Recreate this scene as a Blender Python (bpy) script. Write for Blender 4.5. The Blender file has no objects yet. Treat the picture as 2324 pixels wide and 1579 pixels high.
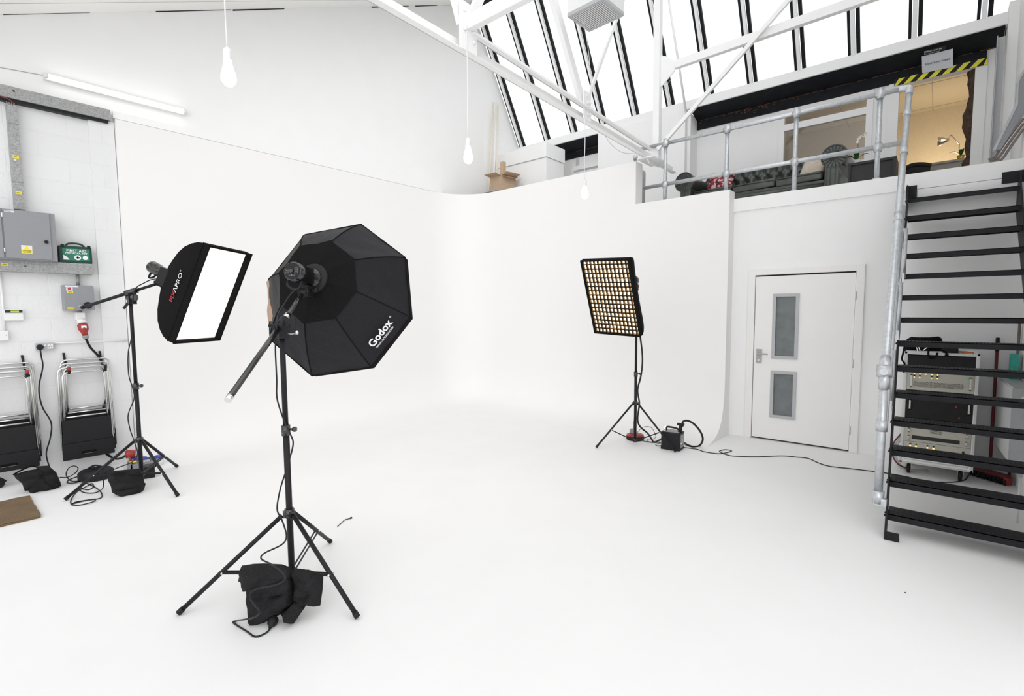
import bpy, bmesh, math, random
from mathutils import Vector as V, Matrix
random.seed(7)
sc = bpy.context.scene
COL = sc.collection
pi = math.pi
# ---------------------------------------------------------------- camera model
CX, CY, F = 1162.0, 789.5, 1132.776
YAW, PIT, ROL = .703855, .0758132, -.0074985
CAM = V((0, 0, 1.62))
fw = V((-math.sin(YAW)*math.cos(PIT), math.cos(YAW)*math.cos(PIT), -math.sin(PIT)))
r0 = V((math.cos(YAW), math.sin(YAW), 0)); u0 = r0.cross(fw)
RT = r0*math.cos(ROL)+u0*math.sin(ROL); UP = -r0*math.sin(ROL)+u0*math.cos(ROL)
def ray(u, v): return fw+RT*((u-CX)/F)-UP*((v-CY)/F)
def at(u, v, ax, val):          # measured point lying on the real plane axis = val
    d = ray(u, v); return CAM+d*((val-CAM[ax])/d[ax])
def flo(u, v, z=0.0): return at(u, v, 2, z)
def dep(u, v, d): return CAM+ray(u, v)*d
def LW(y, z, x): k = x/-6.7; return (y*k, 1.62+(z-1.62)*k)     # left-wall reading moved to a nearer plane

# ---------------------------------------------------------------- materials
MATS = {}
def mat(name, col, rough=.6, metal=0., noise=0., nscale=30., bump=0., bscale=80., emit=None, estr=0., alpha=1., spec=.5, sheen=0.):
    m = bpy.data.materials.new(name); m.use_nodes = True; nt = m.node_tree; b = nt.nodes['Principled BSDF']
    c = tuple(col)+(1,) if len(col) == 3 else col
    b.inputs['Base Color'].default_value = c; b.inputs['Roughness'].default_value = rough
    b.inputs['Metallic'].default_value = metal; b.inputs['Specular IOR Level'].default_value = spec
    if sheen: b.inputs['Sheen Weight'].default_value = sheen
    tc = nt.nodes.new('ShaderNodeTexCoord')
    if noise:
        n = nt.nodes.new('ShaderNodeTexNoise'); n.inputs['Scale'].default_value = nscale; n.inputs['Detail'].default_value = 5
        r = nt.nodes.new('ShaderNodeMapRange'); r.inputs[1].default_value = .25; r.inputs[2].default_value = .75
        r.inputs[3].default_value = 1-noise; r.inputs[4].default_value = 1+noise
        mx = nt.nodes.new('ShaderNodeVectorMath'); mx.operation = 'SCALE'; mx.inputs[0].default_value = c[:3]
        nt.links.new(tc.outputs['Object'], n.inputs['Vector']); nt.links.new(n.outputs['Fac'], r.inputs[0])
        nt.links.new(r.outputs[0], mx.inputs['Scale']); nt.links.new(mx.outputs[0], b.inputs['Base Color'])
    if bump:
        n = nt.nodes.new('ShaderNodeTexNoise'); n.inputs['Scale'].default_value = bscale; n.inputs['Detail'].default_value = 4
        bp = nt.nodes.new('ShaderNodeBump'); bp.inputs['Strength'].default_value = bump; bp.inputs['Distance'].default_value = .01
        nt.links.new(tc.outputs['Object'], n.inputs['Vector']); nt.links.new(n.outputs['Fac'], bp.inputs['Height'])
        nt.links.new(bp.outputs[0], b.inputs['Normal'])
    if emit:
        b.inputs['Emission Color'].default_value = tuple(emit)+(1,); b.inputs['Emission Strength'].default_value = estr
    MATS[name] = m; return m
white = mat('white_paint', (.90, .90, .895), .8, noise=.012, nscale=3, bump=.05, bscale=60)
cream = mat('cove_paint', (.872, .864, .854), .7, noise=.006, nscale=1.5)
floorm = mat('floor_paint', (.872, .867, .862), .6, noise=.015, nscale=2.2, bump=.03, bscale=25)
ceilm = mat('ceiling_paint', (.91, .905, .88), .8, noise=.01, nscale=2)
steelw = mat('white_steel', (.90, .90, .895), .5, noise=.02, nscale=8, bump=.1, bscale=20)
doorp = mat('door_paint', (.87, .86, .84), .5, noise=.01, nscale=6)
blackm = mat('black_metal', (.014, .014, .016), .45, noise=.15, nscale=40, spec=.25)
blackg = mat('black_gloss', (.010, .010, .011), .16, noise=.1, nscale=20, spec=.9)
blackp = mat('black_plastic', (.014, .014, .0155), .5, spec=.25, noise=.15, nscale=60, bump=.1, bscale=300)
fabric = mat('black_fabric', (.009, .009, .0095), .95, noise=.3, nscale=220, bump=.5, bscale=16, spec=.1)
nylon = mat('black_nylon', (.012, .012, .0145), .62, noise=.25, nscale=120, bump=.5, bscale=5, spec=.25)
stairm = mat('stair_paint', (.013, .0135, .016), .5, noise=.25, nscale=14, bump=.25, bscale=60, spec=.25)
galv = mat('galvanised', (.62, .64, .66), .36, .75, noise=.14, nscale=35, bump=.08, bscale=70)
galvd = mat('galvanised_dull', (.36, .365, .36), .6, .35, noise=.35, nscale=95, bump=.15, bscale=120)
chrome = mat('chrome', (.75, .75, .74), .18, 1., noise=.03)
greym = mat('grey_enamel', (.27, .275, .29), .42, noise=.03, nscale=60, bump=.05, bscale=200)
lgrey = mat('light_grey_paint', (.46, .47, .48), .45, noise=.03)
mgrey = mat('mid_grey_plastic', (.42, .41, .42), .5, noise=.05)
beamm = mat('black_beam_paint', (.012, .013, .016), .6, spec=.15, noise=.35, nscale=9, bump=.2, bscale=20)
rustm = mat('rusty_edge', (.16, .07, .03), .9, noise=.7, nscale=25, bump=.5, bscale=40)
wplast = mat('white_plastic', (.8, .8, .8), .4, noise=.01)
greenm = mat('green_plastic', (.008, .045, .03), .45, noise=.1)
greenl = mat('green_label', (.02, .19, .12), .5, noise=.05)
redm = mat('red_plastic', (.32, .03, .025), .4, noise=.08)
redd = mat('dark_red', (.13, .012, .016), .45, noise=.1)
yellow = mat('yellow_label', (.85, .7, .03), .5, noise=.03)
yellowt = mat('yellow_tape', (.85, .78, .03), .45, noise=.05)
cardb = mat('cardboard', (.52, .38, .26), .85, noise=.1, nscale=30, bump=.1, bscale=80)
tubem = mat('old_tube', (.78, .7, .58), .5, noise=.05)
bluem = mat('blue_plastic', (.04, .07, .38), .4, noise=.05)
bluek = mat('navy_plastic', (.03, .05, .12), .4, noise=.05)
tealm = mat('teal_wrap', (.03, .42, .33), .3, noise=.2, nscale=25, bump=.3, bscale=30)
beige = mat('rack_panel', (.52, .5, .43), .5, noise=.06, nscale=60)
alu = mat('aluminium', (.6, .6, .58), .4, .6, noise=.05)
tan = mat('office_wall', (.62, .55, .44), .85, noise=.05, nscale=30)
officec = mat('office_ceiling', (.6, .54, .44), .85, noise=.03)
brownr = mat('rough_brown', (.07, .045, .03), .95, noise=.6, nscale=22, bump=.8, bscale=18)
pipem = mat('brown_pipe', (.2, .17, .155), .5, noise=.15)
bagm = mat('bag_fabric', (.019, .019, .020), .85, noise=.35, nscale=160, bump=.8, bscale=14, spec=.15)
for n_ in list(bagm.node_tree.nodes)+list(nylon.node_tree.nodes):
    if n_.type == 'BUMP': n_.inputs['Distance'].default_value = .035
leather = mat('green_leather', (.045, .055, .045), .28, noise=.3, nscale=14, bump=.25, bscale=22, spec=.8)
buttonm = mat('dark_button', (.006, .008, .006), .4, noise=.1)
lcd = mat('lcd_green', (.35, .5, .02), .4, emit=(.5, .7, .03), estr=.25)
paper = mat('paper', (.72, .73, .78), .7, noise=.01)
inkm = mat('ink', (.02, .02, .02), .6, noise=.05)
whiteink = mat('white_print', (.85, .85, .85), .5, noise=.02)
redink = mat('red_print', (.55, .03, .05), .5, noise=.03)
leafm = mat('leaf', (.03, .11, .03), .45, noise=.3, nscale=30)
petal = mat('petal', (.75, .72, .66), .6, noise=.1)
gold = mat('gold_pot', (.55, .4, .08), .35, .6, noise=.1)
goldg = mat('desk_grey', (.32, .31, .3), .5, noise=.05)
cushw = mat('cream_cushion', (.6, .52, .43), .9, noise=.1, nscale=25, bump=.1, bscale=60)
cabm = mat('black_wood', (.02, .02, .022), .5, noise=.15, nscale=10)
tanf = mat('tan_fabric', (.42, .28, .2), .85, noise=.12, nscale=60, bump=.1, bscale=40)
gridm = mat('grid_tan_glow', (.26, .17, .09), .9, noise=.2, nscale=80)  # black cloth, with the diffuser's warm glow on the cell walls put into the colour
orangem = mat('orange_cable', (.75, .2, .05), .5, noise=.05)
led = mat('amber_led', (.9, .6, .1), .4, emit=(1, .62, .12), estr=3)
ledg = mat('green_led', (.02, .25, .06), .4, emit=(.1, 1, .3), estr=.25)
ledw = mat('warm_lamp', (1, .8, .6), .4, emit=(1, .75, .5), estr=8)
diffw = mat('lit_diffuser', (.9, .88, .84), .7, emit=(1, .93, .85), estr=1.15)
diffg = mat('lit_grid_diffuser', (.9, .8, .6), .7, emit=(1, .84, .56), estr=2.6)
tubel = mat('lit_tube', (.95, .95, .93), .5, emit=(1, .99, .96), estr=5)
bulbm = mat('lit_bulb', (1, .95, .9), .3, emit=(1, .93, .82), estr=14)
downl = mat('downlight', (1, .9, .7), .3, emit=(1, .85, .6), estr=6)
matb = None

def nodes_mat(name):
    m = bpy.data.materials.new(name); m.use_nodes = True; MATS[name] = m
    return m, m.node_tree, m.node_tree.nodes['Principled BSDF']
# painted blockwork
blockm, nt, b = nodes_mat('painted_blockwork')
tc = nt.nodes.new('ShaderNodeTexCoord'); sp = nt.nodes.new('ShaderNodeSeparateXYZ'); cb = nt.nodes.new('ShaderNodeCombineXYZ')
br = nt.nodes.new('ShaderNodeTexBrick'); br.inputs['Scale'].default_value = 1.; br.inputs['Mortar Size'].default_value = .005
br.inputs['Mortar Smooth'].default_value = .5; br.inputs['Brick Width'].default_value = .45; br.inputs['Row Height'].default_value = .225
br.inputs['Color1'].default_value = (.785, .785, .785, 1); br.inputs['Color2'].default_value = (.77, .77, .775, 1); br.inputs['Mortar'].default_value = (.765, .765, .765, 1)
nt.links.new(tc.outputs['Object'], sp.inputs[0]); nt.links.new(sp.outputs['Y'], cb.inputs['X']); nt.links.new(sp.outputs['Z'], cb.inputs['Y'])
nt.links.new(cb.outputs[0], br.inputs['Vector']); nt.links.new(br.outputs['Color'], b.inputs['Base Color'])
nz = nt.nodes.new('ShaderNodeTexNoise'); nz.inputs['Scale'].default_value = 35; nz.inputs['Detail'].default_value = 6
nt.links.new(tc.outputs['Object'], nz.inputs['Vector'])
ad = nt.nodes.new('ShaderNodeMath'); ad.operation = 'MULTIPLY_ADD'; ad.inputs[1].default_value = -.8
nt.links.new(br.outputs['Fac'], ad.inputs[0]); nt.links.new(nz.outputs['Fac'], ad.inputs[2])
bp = nt.nodes.new('ShaderNodeBump'); bp.inputs['Strength'].default_value = .3; bp.inputs['Distance'].default_value = .012
nt.links.new(ad.outputs[0], bp.inputs['Height']); nt.links.new(bp.outputs[0], b.inputs['Normal']); b.inputs['Roughness'].default_value = .55
# glass
def glassmat(name, tint, gl=.06):
    m = bpy.data.materials.new(name); m.use_nodes = True; nt = m.node_tree; nt.nodes.clear()
    o = nt.nodes.new('ShaderNodeOutputMaterial'); t = nt.nodes.new('ShaderNodeBsdfTransparent'); g = nt.nodes.new('ShaderNodeBsdfGlossy')
    t.inputs[0].default_value = tint+(1,); g.inputs['Roughness'].default_value = .05
    mx = nt.nodes.new('ShaderNodeMixShader'); mx.inputs[0].default_value = gl
    nt.links.new(t.outputs[0], mx.inputs[1]); nt.links.new(g.outputs[0], mx.inputs[2]); nt.links.new(mx.outputs[0], o.inputs[0]); return m
glass = glassmat('clear_glass', (.97, .98, .98), .03)
glassd = glassmat('window_glass', (.8, .82, .84), .07)
frost = mat('wired_frosted_glass', (.15, .168, .168), .12, noise=.18, nscale=9, bump=.05, bscale=120, spec=.6)
# chesterfield cushion print
printm, nt, b = nodes_mat('floral_print')
tc = nt.nodes.new('ShaderNodeTexCoord'); vo = nt.nodes.new('ShaderNodeTexNoise'); vo.inputs['Scale'].default_value = 22; vo.inputs['Detail'].default_value = 3
cr = nt.nodes.new('ShaderNodeValToRGB'); cr.color_ramp.interpolation = 'CONSTANT'; cr.color_ramp.elements[0].color = (.03, .01, .02, 1)
cr.color_ramp.elements[1].position = .42; cr.color_ramp.elements[1].color = (.3, .02, .07, 1); e = cr.color_ramp.elements.new(.54); e.color = (.65, .5, .38, 1)
nt.links.new(tc.outputs['Object'], vo.inputs['Vector']); nt.links.new(vo.outputs['Fac'], cr.inputs[0]); nt.links.new(cr.outputs[0], b.inputs['Base Color']); b.inputs['Roughness'].default_value = .8
# coir mat
coir, nt, b = nodes_mat('coir')
tc = nt.nodes.new('ShaderNodeTexCoord'); n1 = nt.nodes.new('ShaderNodeTexNoise'); n1.inputs['Scale'].default_value = 160; n1.inputs['Detail'].default_value = 6
n2 = nt.nodes.new('ShaderNodeTexNoise'); n2.inputs['Scale'].default_value = 5
cr = nt.nodes.new('ShaderNodeValToRGB'); cr.color_ramp.elements[0].color = (.06, .04, .025, 1); cr.color_ramp.elements[1].color = (.34, .23, .12, 1)
mm = nt.nodes.new('ShaderNodeMath'); mm.operation = 'MULTIPLY_ADD'; mm.inputs[1].default_value = .5
nt.links.new(tc.outputs['Object'], n1.inputs['Vector']); nt.links.new(tc.outputs['Object'], n2.inputs['Vector'])
nt.links.new(n1.outputs['Fac'], mm.inputs[0]); m2 = nt.nodes.new('ShaderNodeMath'); m2.operation = 'MULTIPLY'; m2.inputs[1].default_value = .5
nt.links.new(n2.outputs['Fac'], m2.inputs[0]); nt.links.new(m2.outputs[0], mm.inputs[2]); nt.links.new(mm.outputs[0], cr.inputs[0]); nt.links.new(cr.outputs[0], b.inputs['Base Color'])
bp = nt.nodes.new('ShaderNodeBump'); bp.inputs['Strength'].default_value = 1; bp.inputs['Distance'].default_value = .01
nt.links.new(n1.outputs['Fac'], bp.inputs['Height']); nt.links.new(bp.outputs[0], b.inputs['Normal']); b.inputs['Roughness'].default_value = .95

# ---------------------------------------------------------------- geometry collector
class G:
    def __init__(s): s.bm = bmesh.new()
    def _add(s, verts, faces, sm=False):
        vs = [s.bm.verts.new(v) for v in verts]
        out = []
        for f in faces:
            try: q = s.bm.faces.new([vs[i] for i in f]); q.smooth = sm; out.append(q)
            except ValueError: pass
        return vs, out
    def box(s, lo, hi, M=None, bev=0.):
        x0, y0, z0 = lo; x1, y1, z1 = hi
        p = [V(q) for q in ((x0,y0,z0),(x1,y0,z0),(x1,y1,z0),(x0,y1,z0),(x0,y0,z1),(x1,y0,z1),(x1,y1,z1),(x0,y1,z1))]
        if M is not None: p = [M @ q for q in p]
        vs, fs = s._add(p, ((0,3,2,1),(4,5,6,7),(0,1,5,4),(1,2,6,5),(2,3,7,6),(3,0,4,7)))
        if bev:
            es = list({e for f in fs for e in f.edges})
            bmesh.ops.bevel(s.bm, geom=es, offset=bev, segments=2, profile=.6, affect='EDGES')
        return s
    def bar(s, a, b, w, h, up=(0, 0, 1), bev=0.):            # rectangular bar from a to b
        a = V(a); b = V(b); d = b-a; L = d.length; d.normalize(); u = V(up)
        if abs(d.dot(u)) > .98: u = V((0, 1, 0))
        x = d.cross(u).normalized(); u = x.cross(d)
        M = Matrix((( x.x, d.x, u.x, a.x), (x.y, d.y, u.y, a.y), (x.z, d.z, u.z, a.z), (0, 0, 0, 1)))
        return s.box((-w/2, 0, -h/2), (w/2, L, h/2), M, bev)
    def tube(s, pts, r, n=10, closed=False, caps=True, r2=None):
        pts = [V(p) for p in pts]; N = len(pts); rings = []
        t0 = (pts[1]-pts[0]).normalized(); nrm = t0.orthogonal().normalized()
        for i, p in enumerate(pts):
            if closed: t = (pts[(i+1) % N]-pts[i-1])
            elif i == 0: t = pts[1]-pts[0]
            elif i == N-1: t = pts[-1]-pts[-2]
            else: t = (pts[i+1]-p).normalized()+(p-pts[i-1]).normalized()
            if t.length < 1e-9: t = t0.copy()
            t.normalize(); nrm = (nrm-t*nrm.dot(t))
            if nrm.length < 1e-6: nrm = t.orthogonal()
            nrm.normalize(); bn = t.cross(nrm)
            rr = r if r2 is None else r+(r2-r)*i/(N-1)
            if isinstance(r, (list, tuple)): rr = r[i]
            rings.append([s.bm.verts.new(p+nrm*math.cos(2*pi*k/n)*rr+bn*math.sin(2*pi*k/n)*rr) for k in range(n)])
        for i in range(N if closed else N-1):
            A = rings[i]; B = rings[(i+1) % N]
            for k in range(n):
                f = s.bm.faces.new((A[k], A[(k+1) % n], B[(k+1) % n], B[k])); f.smooth = True
        if caps and not closed:
            s.bm.faces.new(list(reversed(rings[0]))); s.bm.faces.new(rings[-1])
        return s
    def cyl(s, a, b, r, n=16, r2=None): return s.tube([a, b], r, n, r2=r2)
    def lathe(s, base, axis, prof, n=24):                   # prof: (radius, height) along axis
        base = V(base); ax = V(axis).normalized(); x = ax.orthogonal().normalized(); y = ax.cross(x); rings = []
        for r, h in prof:
            rings.append([s.bm.verts.new(base+ax*h+(x*math.cos(2*pi*k/n)+y*math.sin(2*pi*k/n))*max(r, 1e-4)) for k in range(n)])
        for A, B in zip(rings, rings[1:]):
            for k in range(n):
                f = s.bm.faces.new((A[k], A[(k+1) % n], B[(k+1) % n], B[k])); f.smooth = True
        s.bm.faces.new(list(reversed(rings[0]))); s.bm.faces.new(rings[-1]); return s
    def quad(s, a, b, c, d): s._add([V(q) for q in (a, b, c, d)], ((0, 1, 2, 3),)); return s
    def slab(s, pts, off):                                   # polygon extruded by vector off
        pts = [V(p) for p in pts]; off = V(off); n = len(pts)
        s._add(pts+[p+off for p in pts], [tuple(range(n)), tuple(reversed(range(n, 2*n)))]+[(i, (i+n), ((i+1) % n)+n, (i+1) % n) for i in range(n)]); return s
    def grid(s, rows, sm=True, closed=False):                # rows of points
        rr = [[s.bm.verts.new(V(p)) for p in r] for r in rows]
        for A, B in zip(rr, rr[1:]):
            m = len(A)
            for k in range(m if closed else m-1):
                f = s.bm.faces.new((A[k], A[(k+1) % m], B[(k+1) % m], B[k])); f.smooth = sm
        return s
    def pillow(s, outline, thick, seed=0, wr=.012, rings=5, back=.45, sag=0.):   # outline: 3-D points in a plane; thickness along its normal
        P = [V(p) for p in outline]; n = len(P); fine = []
        for i in range(n):
            a, b = P[i], P[(i+1) % n]
            m = max(2, int((b-a).length/.02))
            fine += [a.lerp(b, k/m) for k in range(m)]
        c = sum(P, V())/n; nr = V()
        for i in range(n): nr += (P[i]-c).cross(P[(i+1) % n]-c)
        nr.normalize()
        if nr.dot(CAM-c) < 0: nr = -nr
        rnd = random.Random(seed); ph = [rnd.uniform(0, 6.28) for _ in range(6)]
        def off(p):
            return wr*(math.sin(p.x*31+ph[0]+p.z*23)+.7*math.sin(p.z*47+p.y*29+ph[1])+.6*math.sin((p.x-p.z)*61+ph[2])+.5*math.sin(p.z*95+p.x*20+ph[3]))
        for sgn, T in ((1, thick), (-1, thick*back)):
            rows = []
            for j in range(rings+1):
                t = j/rings; h = math.sqrt(max(0, 1-(1-t)**2.4))
                rows.append([c.lerp(p, 1-t*.98)+nr*sgn*(T*h+(off(p.lerp(c, t))*min(1, t*4) if sgn > 0 else 0)) for p in fine])
            s.grid(rows, True, True)
            last = s.bm.verts[:] ; s.bm.verts.ensure_lookup_table()
            s.bm.faces.new(s.bm.verts[-len(fine):])
        bmesh.ops.remove_doubles(s.bm, verts=s.bm.verts, dist=.0004)
        return s
def put(name, g, m, parent=None, label=None, sharp=True):
    bm = g.bm if isinstance(g, G) else g
    bmesh.ops.recalc_face_normals(bm, faces=bm.faces)
    me = bpy.data.meshes.new(name); 
    if parent is not None: org = V(parent['_o'])
    else:
        if len(bm.verts):
            xs = [v.co for v in bm.verts]; org = V(((min(p.x for p in xs)+max(p.x for p in xs))/2, (min(p.y for p in xs)+max(p.y for p in xs))/2, min(p.z for p in xs)))
        else: org = V()
    bmesh.ops.translate(bm, verts=bm.verts, vec=-org)
    bm.to_mesh(me); bm.free()
    for k in (m if isinstance(m, (list, tuple)) else [m]): me.materials.append(k)
    o = bpy.data.objects.new(name, me); COL.objects.link(o)
    if parent is not None: o.parent = parent; 
    else: o.location = org
    if label: o['label'] = label
    o['_o'] = list(org)
    return o
def sub(name, g, m, part, label=None):                       # sub-part of a part (part meshes sit at the thing's origin)
    return put(name, g, m, part, label)
def thing(name, label, cat, loc, group=None):
    o = bpy.data.objects.new(name, None); COL.objects.link(o); o.location = loc; o.empty_display_size = .1
    o['label'] = label; o['category'] = cat; o['_o'] = list(loc)
    if group: o['group'] = group
    return o
def tag(o, label, cat, group=None):
    o['label'] = label; o['category'] = cat
    if group: o['group'] = group
    return o
def struct(name, g, m, parent=None):
    o = put(name, g, m, parent)
    if parent is None: o['kind'] = 'structure'
    return o
def sthing(name, loc):
    o = bpy.data.objects.new(name, None); COL.objects.link(o); o.location = loc; o['kind'] = 'structure'; o['_o'] = list(loc); return o
def copy_tree(o, d, label=None, parent=None):
    c = o.copy(); COL.objects.link(c)
    if parent is None: c.location = o.location+V(d); c['_o'] = list(c.location)
    else: c.parent = parent; 
    if label: c['label'] = label
    for ch in list(o.children): copy_tree(ch, d, None, c)
    return c
def text_g(txt, o, xd, yd, size, lift=.003, align='CENTER', bold=.0, sx=1.):
    cu = bpy.data.curves.new('t', 'FONT'); cu.body = txt; cu.size = size; cu.align_x = align; cu.align_y = 'CENTER'; cu.extrude = .0004; cu.offset = bold
    cu.resolution_u = 3
    ob = bpy.data.objects.new('t', cu); COL.objects.link(ob); dg = bpy.context.evaluated_depsgraph_get(); dg.update()
    me = bpy.data.meshes.new_from_object(ob.evaluated_get(dg)); bpy.data.objects.remove(ob); bpy.data.curves.remove(cu)
    xd = V(xd).normalized(); nd = xd.cross(V(yd)).normalized(); yd = nd.cross(xd); o = V(o)+nd*lift
    M = Matrix(((xd.x*sx, yd.x, nd.x, o.x), (xd.y*sx, yd.y, nd.y, o.y), (xd.z*sx, yd.z, nd.z, o.z), (0, 0, 0, 1)))
    me.transform(M); g = G(); g.bm.from_mesh(me); bpy.data.meshes.remove(me); return g
def spline(pts, k=6):
    P = [V(p) for p in pts]; P = [P[0]*2-P[1]]+P+[P[-1]*2-P[-2]]; out = []
    for i in range(1, len(P)-2):
        for j in range(k):
            t = j/k; a, b, c, d = P[i-1:i+3]
            out.append(.5*((2*b)+(c-a)*t+(2*a-5*b+4*c-d)*t*t+(3*b-a-3*c+d)*t**3))
    out.append(P[-2]); return out
def bolt(g, p, ax, r=.012, h=.012):
    g.lathe(p, ax, ((r, 0), (r, h), (r*.6, h*1.2)), 6); return g

# ================================================================ THE SETTING
XL, YB, YM = -6.7, 6.66, 8.5        # left wall, ground-floor back wall, mezzanine wall
ZM = 2.98
g = G().box((-7.0, -6, -.1), (6, 6.9, 0)); struct('floor', g, floorm)
g = G().box((XL-.25, -4, 0), (XL, 7.0, 3.63)); struct('wall_left', g, blockm)
zc = lambda y: 4.37+.4535*(y-.637)
YR, ZR = 6.817, 7.17; YT, ZT = 8.14, 4.93
g = G().slab([(XL, -4, 3.63), (XL, 8.6, 3.63), (XL, 8.6, 4.95), (XL, YT, ZT), (XL, YR, ZR+.02), (XL, -4, zc(-4)+.02)] if zc(-4) > 3.63 else
             [(XL, -1.0, 3.63), (XL, 8.8, 3.63), (XL, 8.8, 4.95), (XL, YT+.02, ZT+.02), (XL, YR, ZR+.02)], (-.25, 0, 0))
struct('wall_left', g, white)
g = G().box((XL-.25, 7.0, ZM), (XL, 8.8, 3.63)); struct('wall_left', g, white)
# pier in the blockwork beside the cove
g = G().box((XL, 1.215, 0), (XL+.035, 1.425, 3.61)); struct('wall_left', g, blockm)
# ceiling slope with boards
g = G().slab([(XL-.2, .05, zc(.05)), (-5.5, .05, zc(.05)), (-5.5, YR, ZR), (XL-.2, YR, ZR)], (0, -.03, .12)); struct('ceiling', g, ceilm)
g = G()
for k in range(2):
    x = -6.45+k*.6; g.slab([(x, .1, zc(.1)-.001), (x+.004, .1, zc(.1)-.001), (x+.004, YR-.05, zc(YR-.05)-.001), (x, YR-.05, zc(YR-.05)-.001)], (0, 0, -.002))
struct('trim_1', g, mgrey)
g = G()
rnd = random.Random(3); y = .2
while y < 6.5:                                                # irregular dark joint between wall and ceiling boards
    L = rnd.uniform(.2, .9); w = rnd.uniform(.005, .02)
    if rnd.random() < .75: g.slab([(XL+.001, y, zc(y)-w), (XL+.001, y+L, zc(y+L)-w*.6), (XL+.001, y+L, zc(y+L)-.001), (XL+.001, y, zc(y)-.001)], (.002, 0, 0))
    y += L+rnd.uniform(0, .15)
struct('trim_2', g, beamm)
# ground-floor back wall with the door opening
dx0, dx1, dz = -1.715, -.68, 2.02
g = G().box((XL, YB, 0), (dx0, YB+.15, ZM-.2)); g.box((dx1, YB, 0), (.75, YB+.15, ZM-.2)); g.box((dx0, YB, dz), (dx1, YB+.15, ZM-.2)); struct('wall_back', g, white)
g = G().box((XL, YB, ZM-.2), (.75, 11.6, ZM)); struct('floor', g, white)
g = G().box((-1.985, YB-.02, ZM-.16), (.6, YB, ZM+.0)); struct('trim_3', g, white)
g = G().box((-.2, YB-.02, ZM-.29), (.6, YB-.001, ZM-.165)); struct('trim_3', g, white)
# right wall
g = G().slab([(.60, YB, 0), (.755, 3.2, 0), (.90, 3.2, 0), (.75, YB, 0)], (0, 0, ZM)); struct('wall_right', g, white)
g = G().box((.56, 2.5, ZM), (.75, 8.2, 7.3)); g.box((.475, 8.05, ZM), (.75, 8.6, 5.0)); struct('wall_right', g, white)
# mezzanine wall: left of window, over it, door jambs; window and doorway left open
WX0, WX1, WZ0, WZ1 = -1.90, -.79, 3.55, 4.53
DX0, DX1, DZ = -.497, .235, 4.53
g = G().box((-3.15, YM, ZM), (WX0, YM+.12, 4.75)); g.box((WX0, YM, ZM), (WX1, YM+.12, WZ0)); g.box((WX0, YM, WZ1), (WX1, YM+.12, 4.75))
g.box((WX1, YM, ZM), (DX0, YM+.12, 4.75)); g.box((DX0, YM, DZ), (DX1, YM+.12, 4.75)); g.box((DX1, YM, ZM), (.56, YM+.12, 4.75)); struct('wall_upper', g, white)
# white partition under the skylight and its rounded return
g = G().box((-4.80, 8.1, ZM), (-3.2, 8.2, 4.8)); g.box((-3.27, 8.2, ZM), (-3.15, 8.52, 4.75)); struct('wall_upper', g, white)
# wall with the small window
g = G().box((-5.45, YM, ZM), (-4.7, YM+.1, 3.80)); g.box((-5.45, YM, 4.38), (-4.7, YM+.1, 4.9)); g.box((-6.7, YM, ZM), (-5.6, YM+.1, 4.9)); struct('wall_upper', g, white)
# boxed-in duct
g = G().box((-6.69, 7.45, ZM), (-5.48, 8.0, 4.36)); g.box((-6.69, 7.43, 4.37), (-5.465, 8.02, 4.62)); struct('wall_boxing', g, white)
g = G().box((-6.69, 7.447, 4.36), (-5.477, 8.0, 4.37)); struct('trim_4', g, lgrey)
# skylight sill + black beam
g = G().box((XL, YT-.02, 4.80), (.5, YT+.1, ZT)); struct('trim_5', g, white)
g = G()
for x0, x1 in ((-5.90, -4.80), (-3.15, .46)):
    g.slab([(x0, 8.15, 4.80), (x0, 8.48, 4.70), (x0, 8.52, 4.70), (x0, 8.52, 4.90), (x0, 8.15, 4.90)], (x1-x0, 0, 0))
    g.box((x0, 8.475, 4.585 if x0 < -4 else 4.56), (x1 if x0 < -4 else .33, 8.499, 4.70))
struct('trim_6', g, beamm)
g = G(); rnd = random.Random(5)
for x0, x1 in ((-5.55, -4.82), (-3.1, .4)):
    x = x0
    while x < x1:
        L = rnd.uniform(.05, .3); g.box((x, 8.470, 4.698), (min(x+L, x1), 8.478, 4.704+rnd.uniform(0, .008))); x += L+rnd.uniform(0, .1)
for k in range(26):
    x = -2.3+rnd.gauss(0, .22); z = 4.685-abs(rnd.gauss(0, .03)); w = rnd.uniform(.008, .03)
    g.box((x, 8.471, z), (x+w, 8.4755, z+rnd.uniform(.005, .015)))
struct('trim_6', g, rustm)
# skylight: bars and panes
sky = sthing('window_1', (-3, YT, ZT))
sd = V((0, YR-YT, ZR-ZT)).normalized(); sn = V((0, sd.z, -sd.y)); sL = math.hypot(YR-YT, ZR-ZT)
bx = [-6.6+.6248*k for k in range(12)]
base = V((0, YT+.03, ZT-.01))
for x in bx:
    a = base+V((x, 0, 0)); e = a+sd*sL
    bg = G().bar(a-sn*.03, e-sn*.03, .045, .03, sn); o = put('glazing_bar', bg, white, sky)
    s1 = G().bar(a-V((.047, 0, 0)), e-V((.047, 0, 0)), .03, .045, sn); s1.bar(a+V((.052, 0, 0)), e+V((.052, 0, 0)), .042, .045, sn); sub('rubber_seal', s1, beamm, o)
for x0, x1 in zip(bx, bx[1:]+[.55]):
    a = base+V((x0+.02, 0, 0))+sn*.03; e = a+sd*sL; w = V((x1-x0-.04, 0, 0))
    put('pane', G().slab([a, a+w, e+w, e], sn*.006), glass, sky)
put('top_rail', G().bar((XL, YR+.02, ZR-.04), (.6, YR+.02, ZR-.04), .06, .1), beamm, sky)
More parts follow.
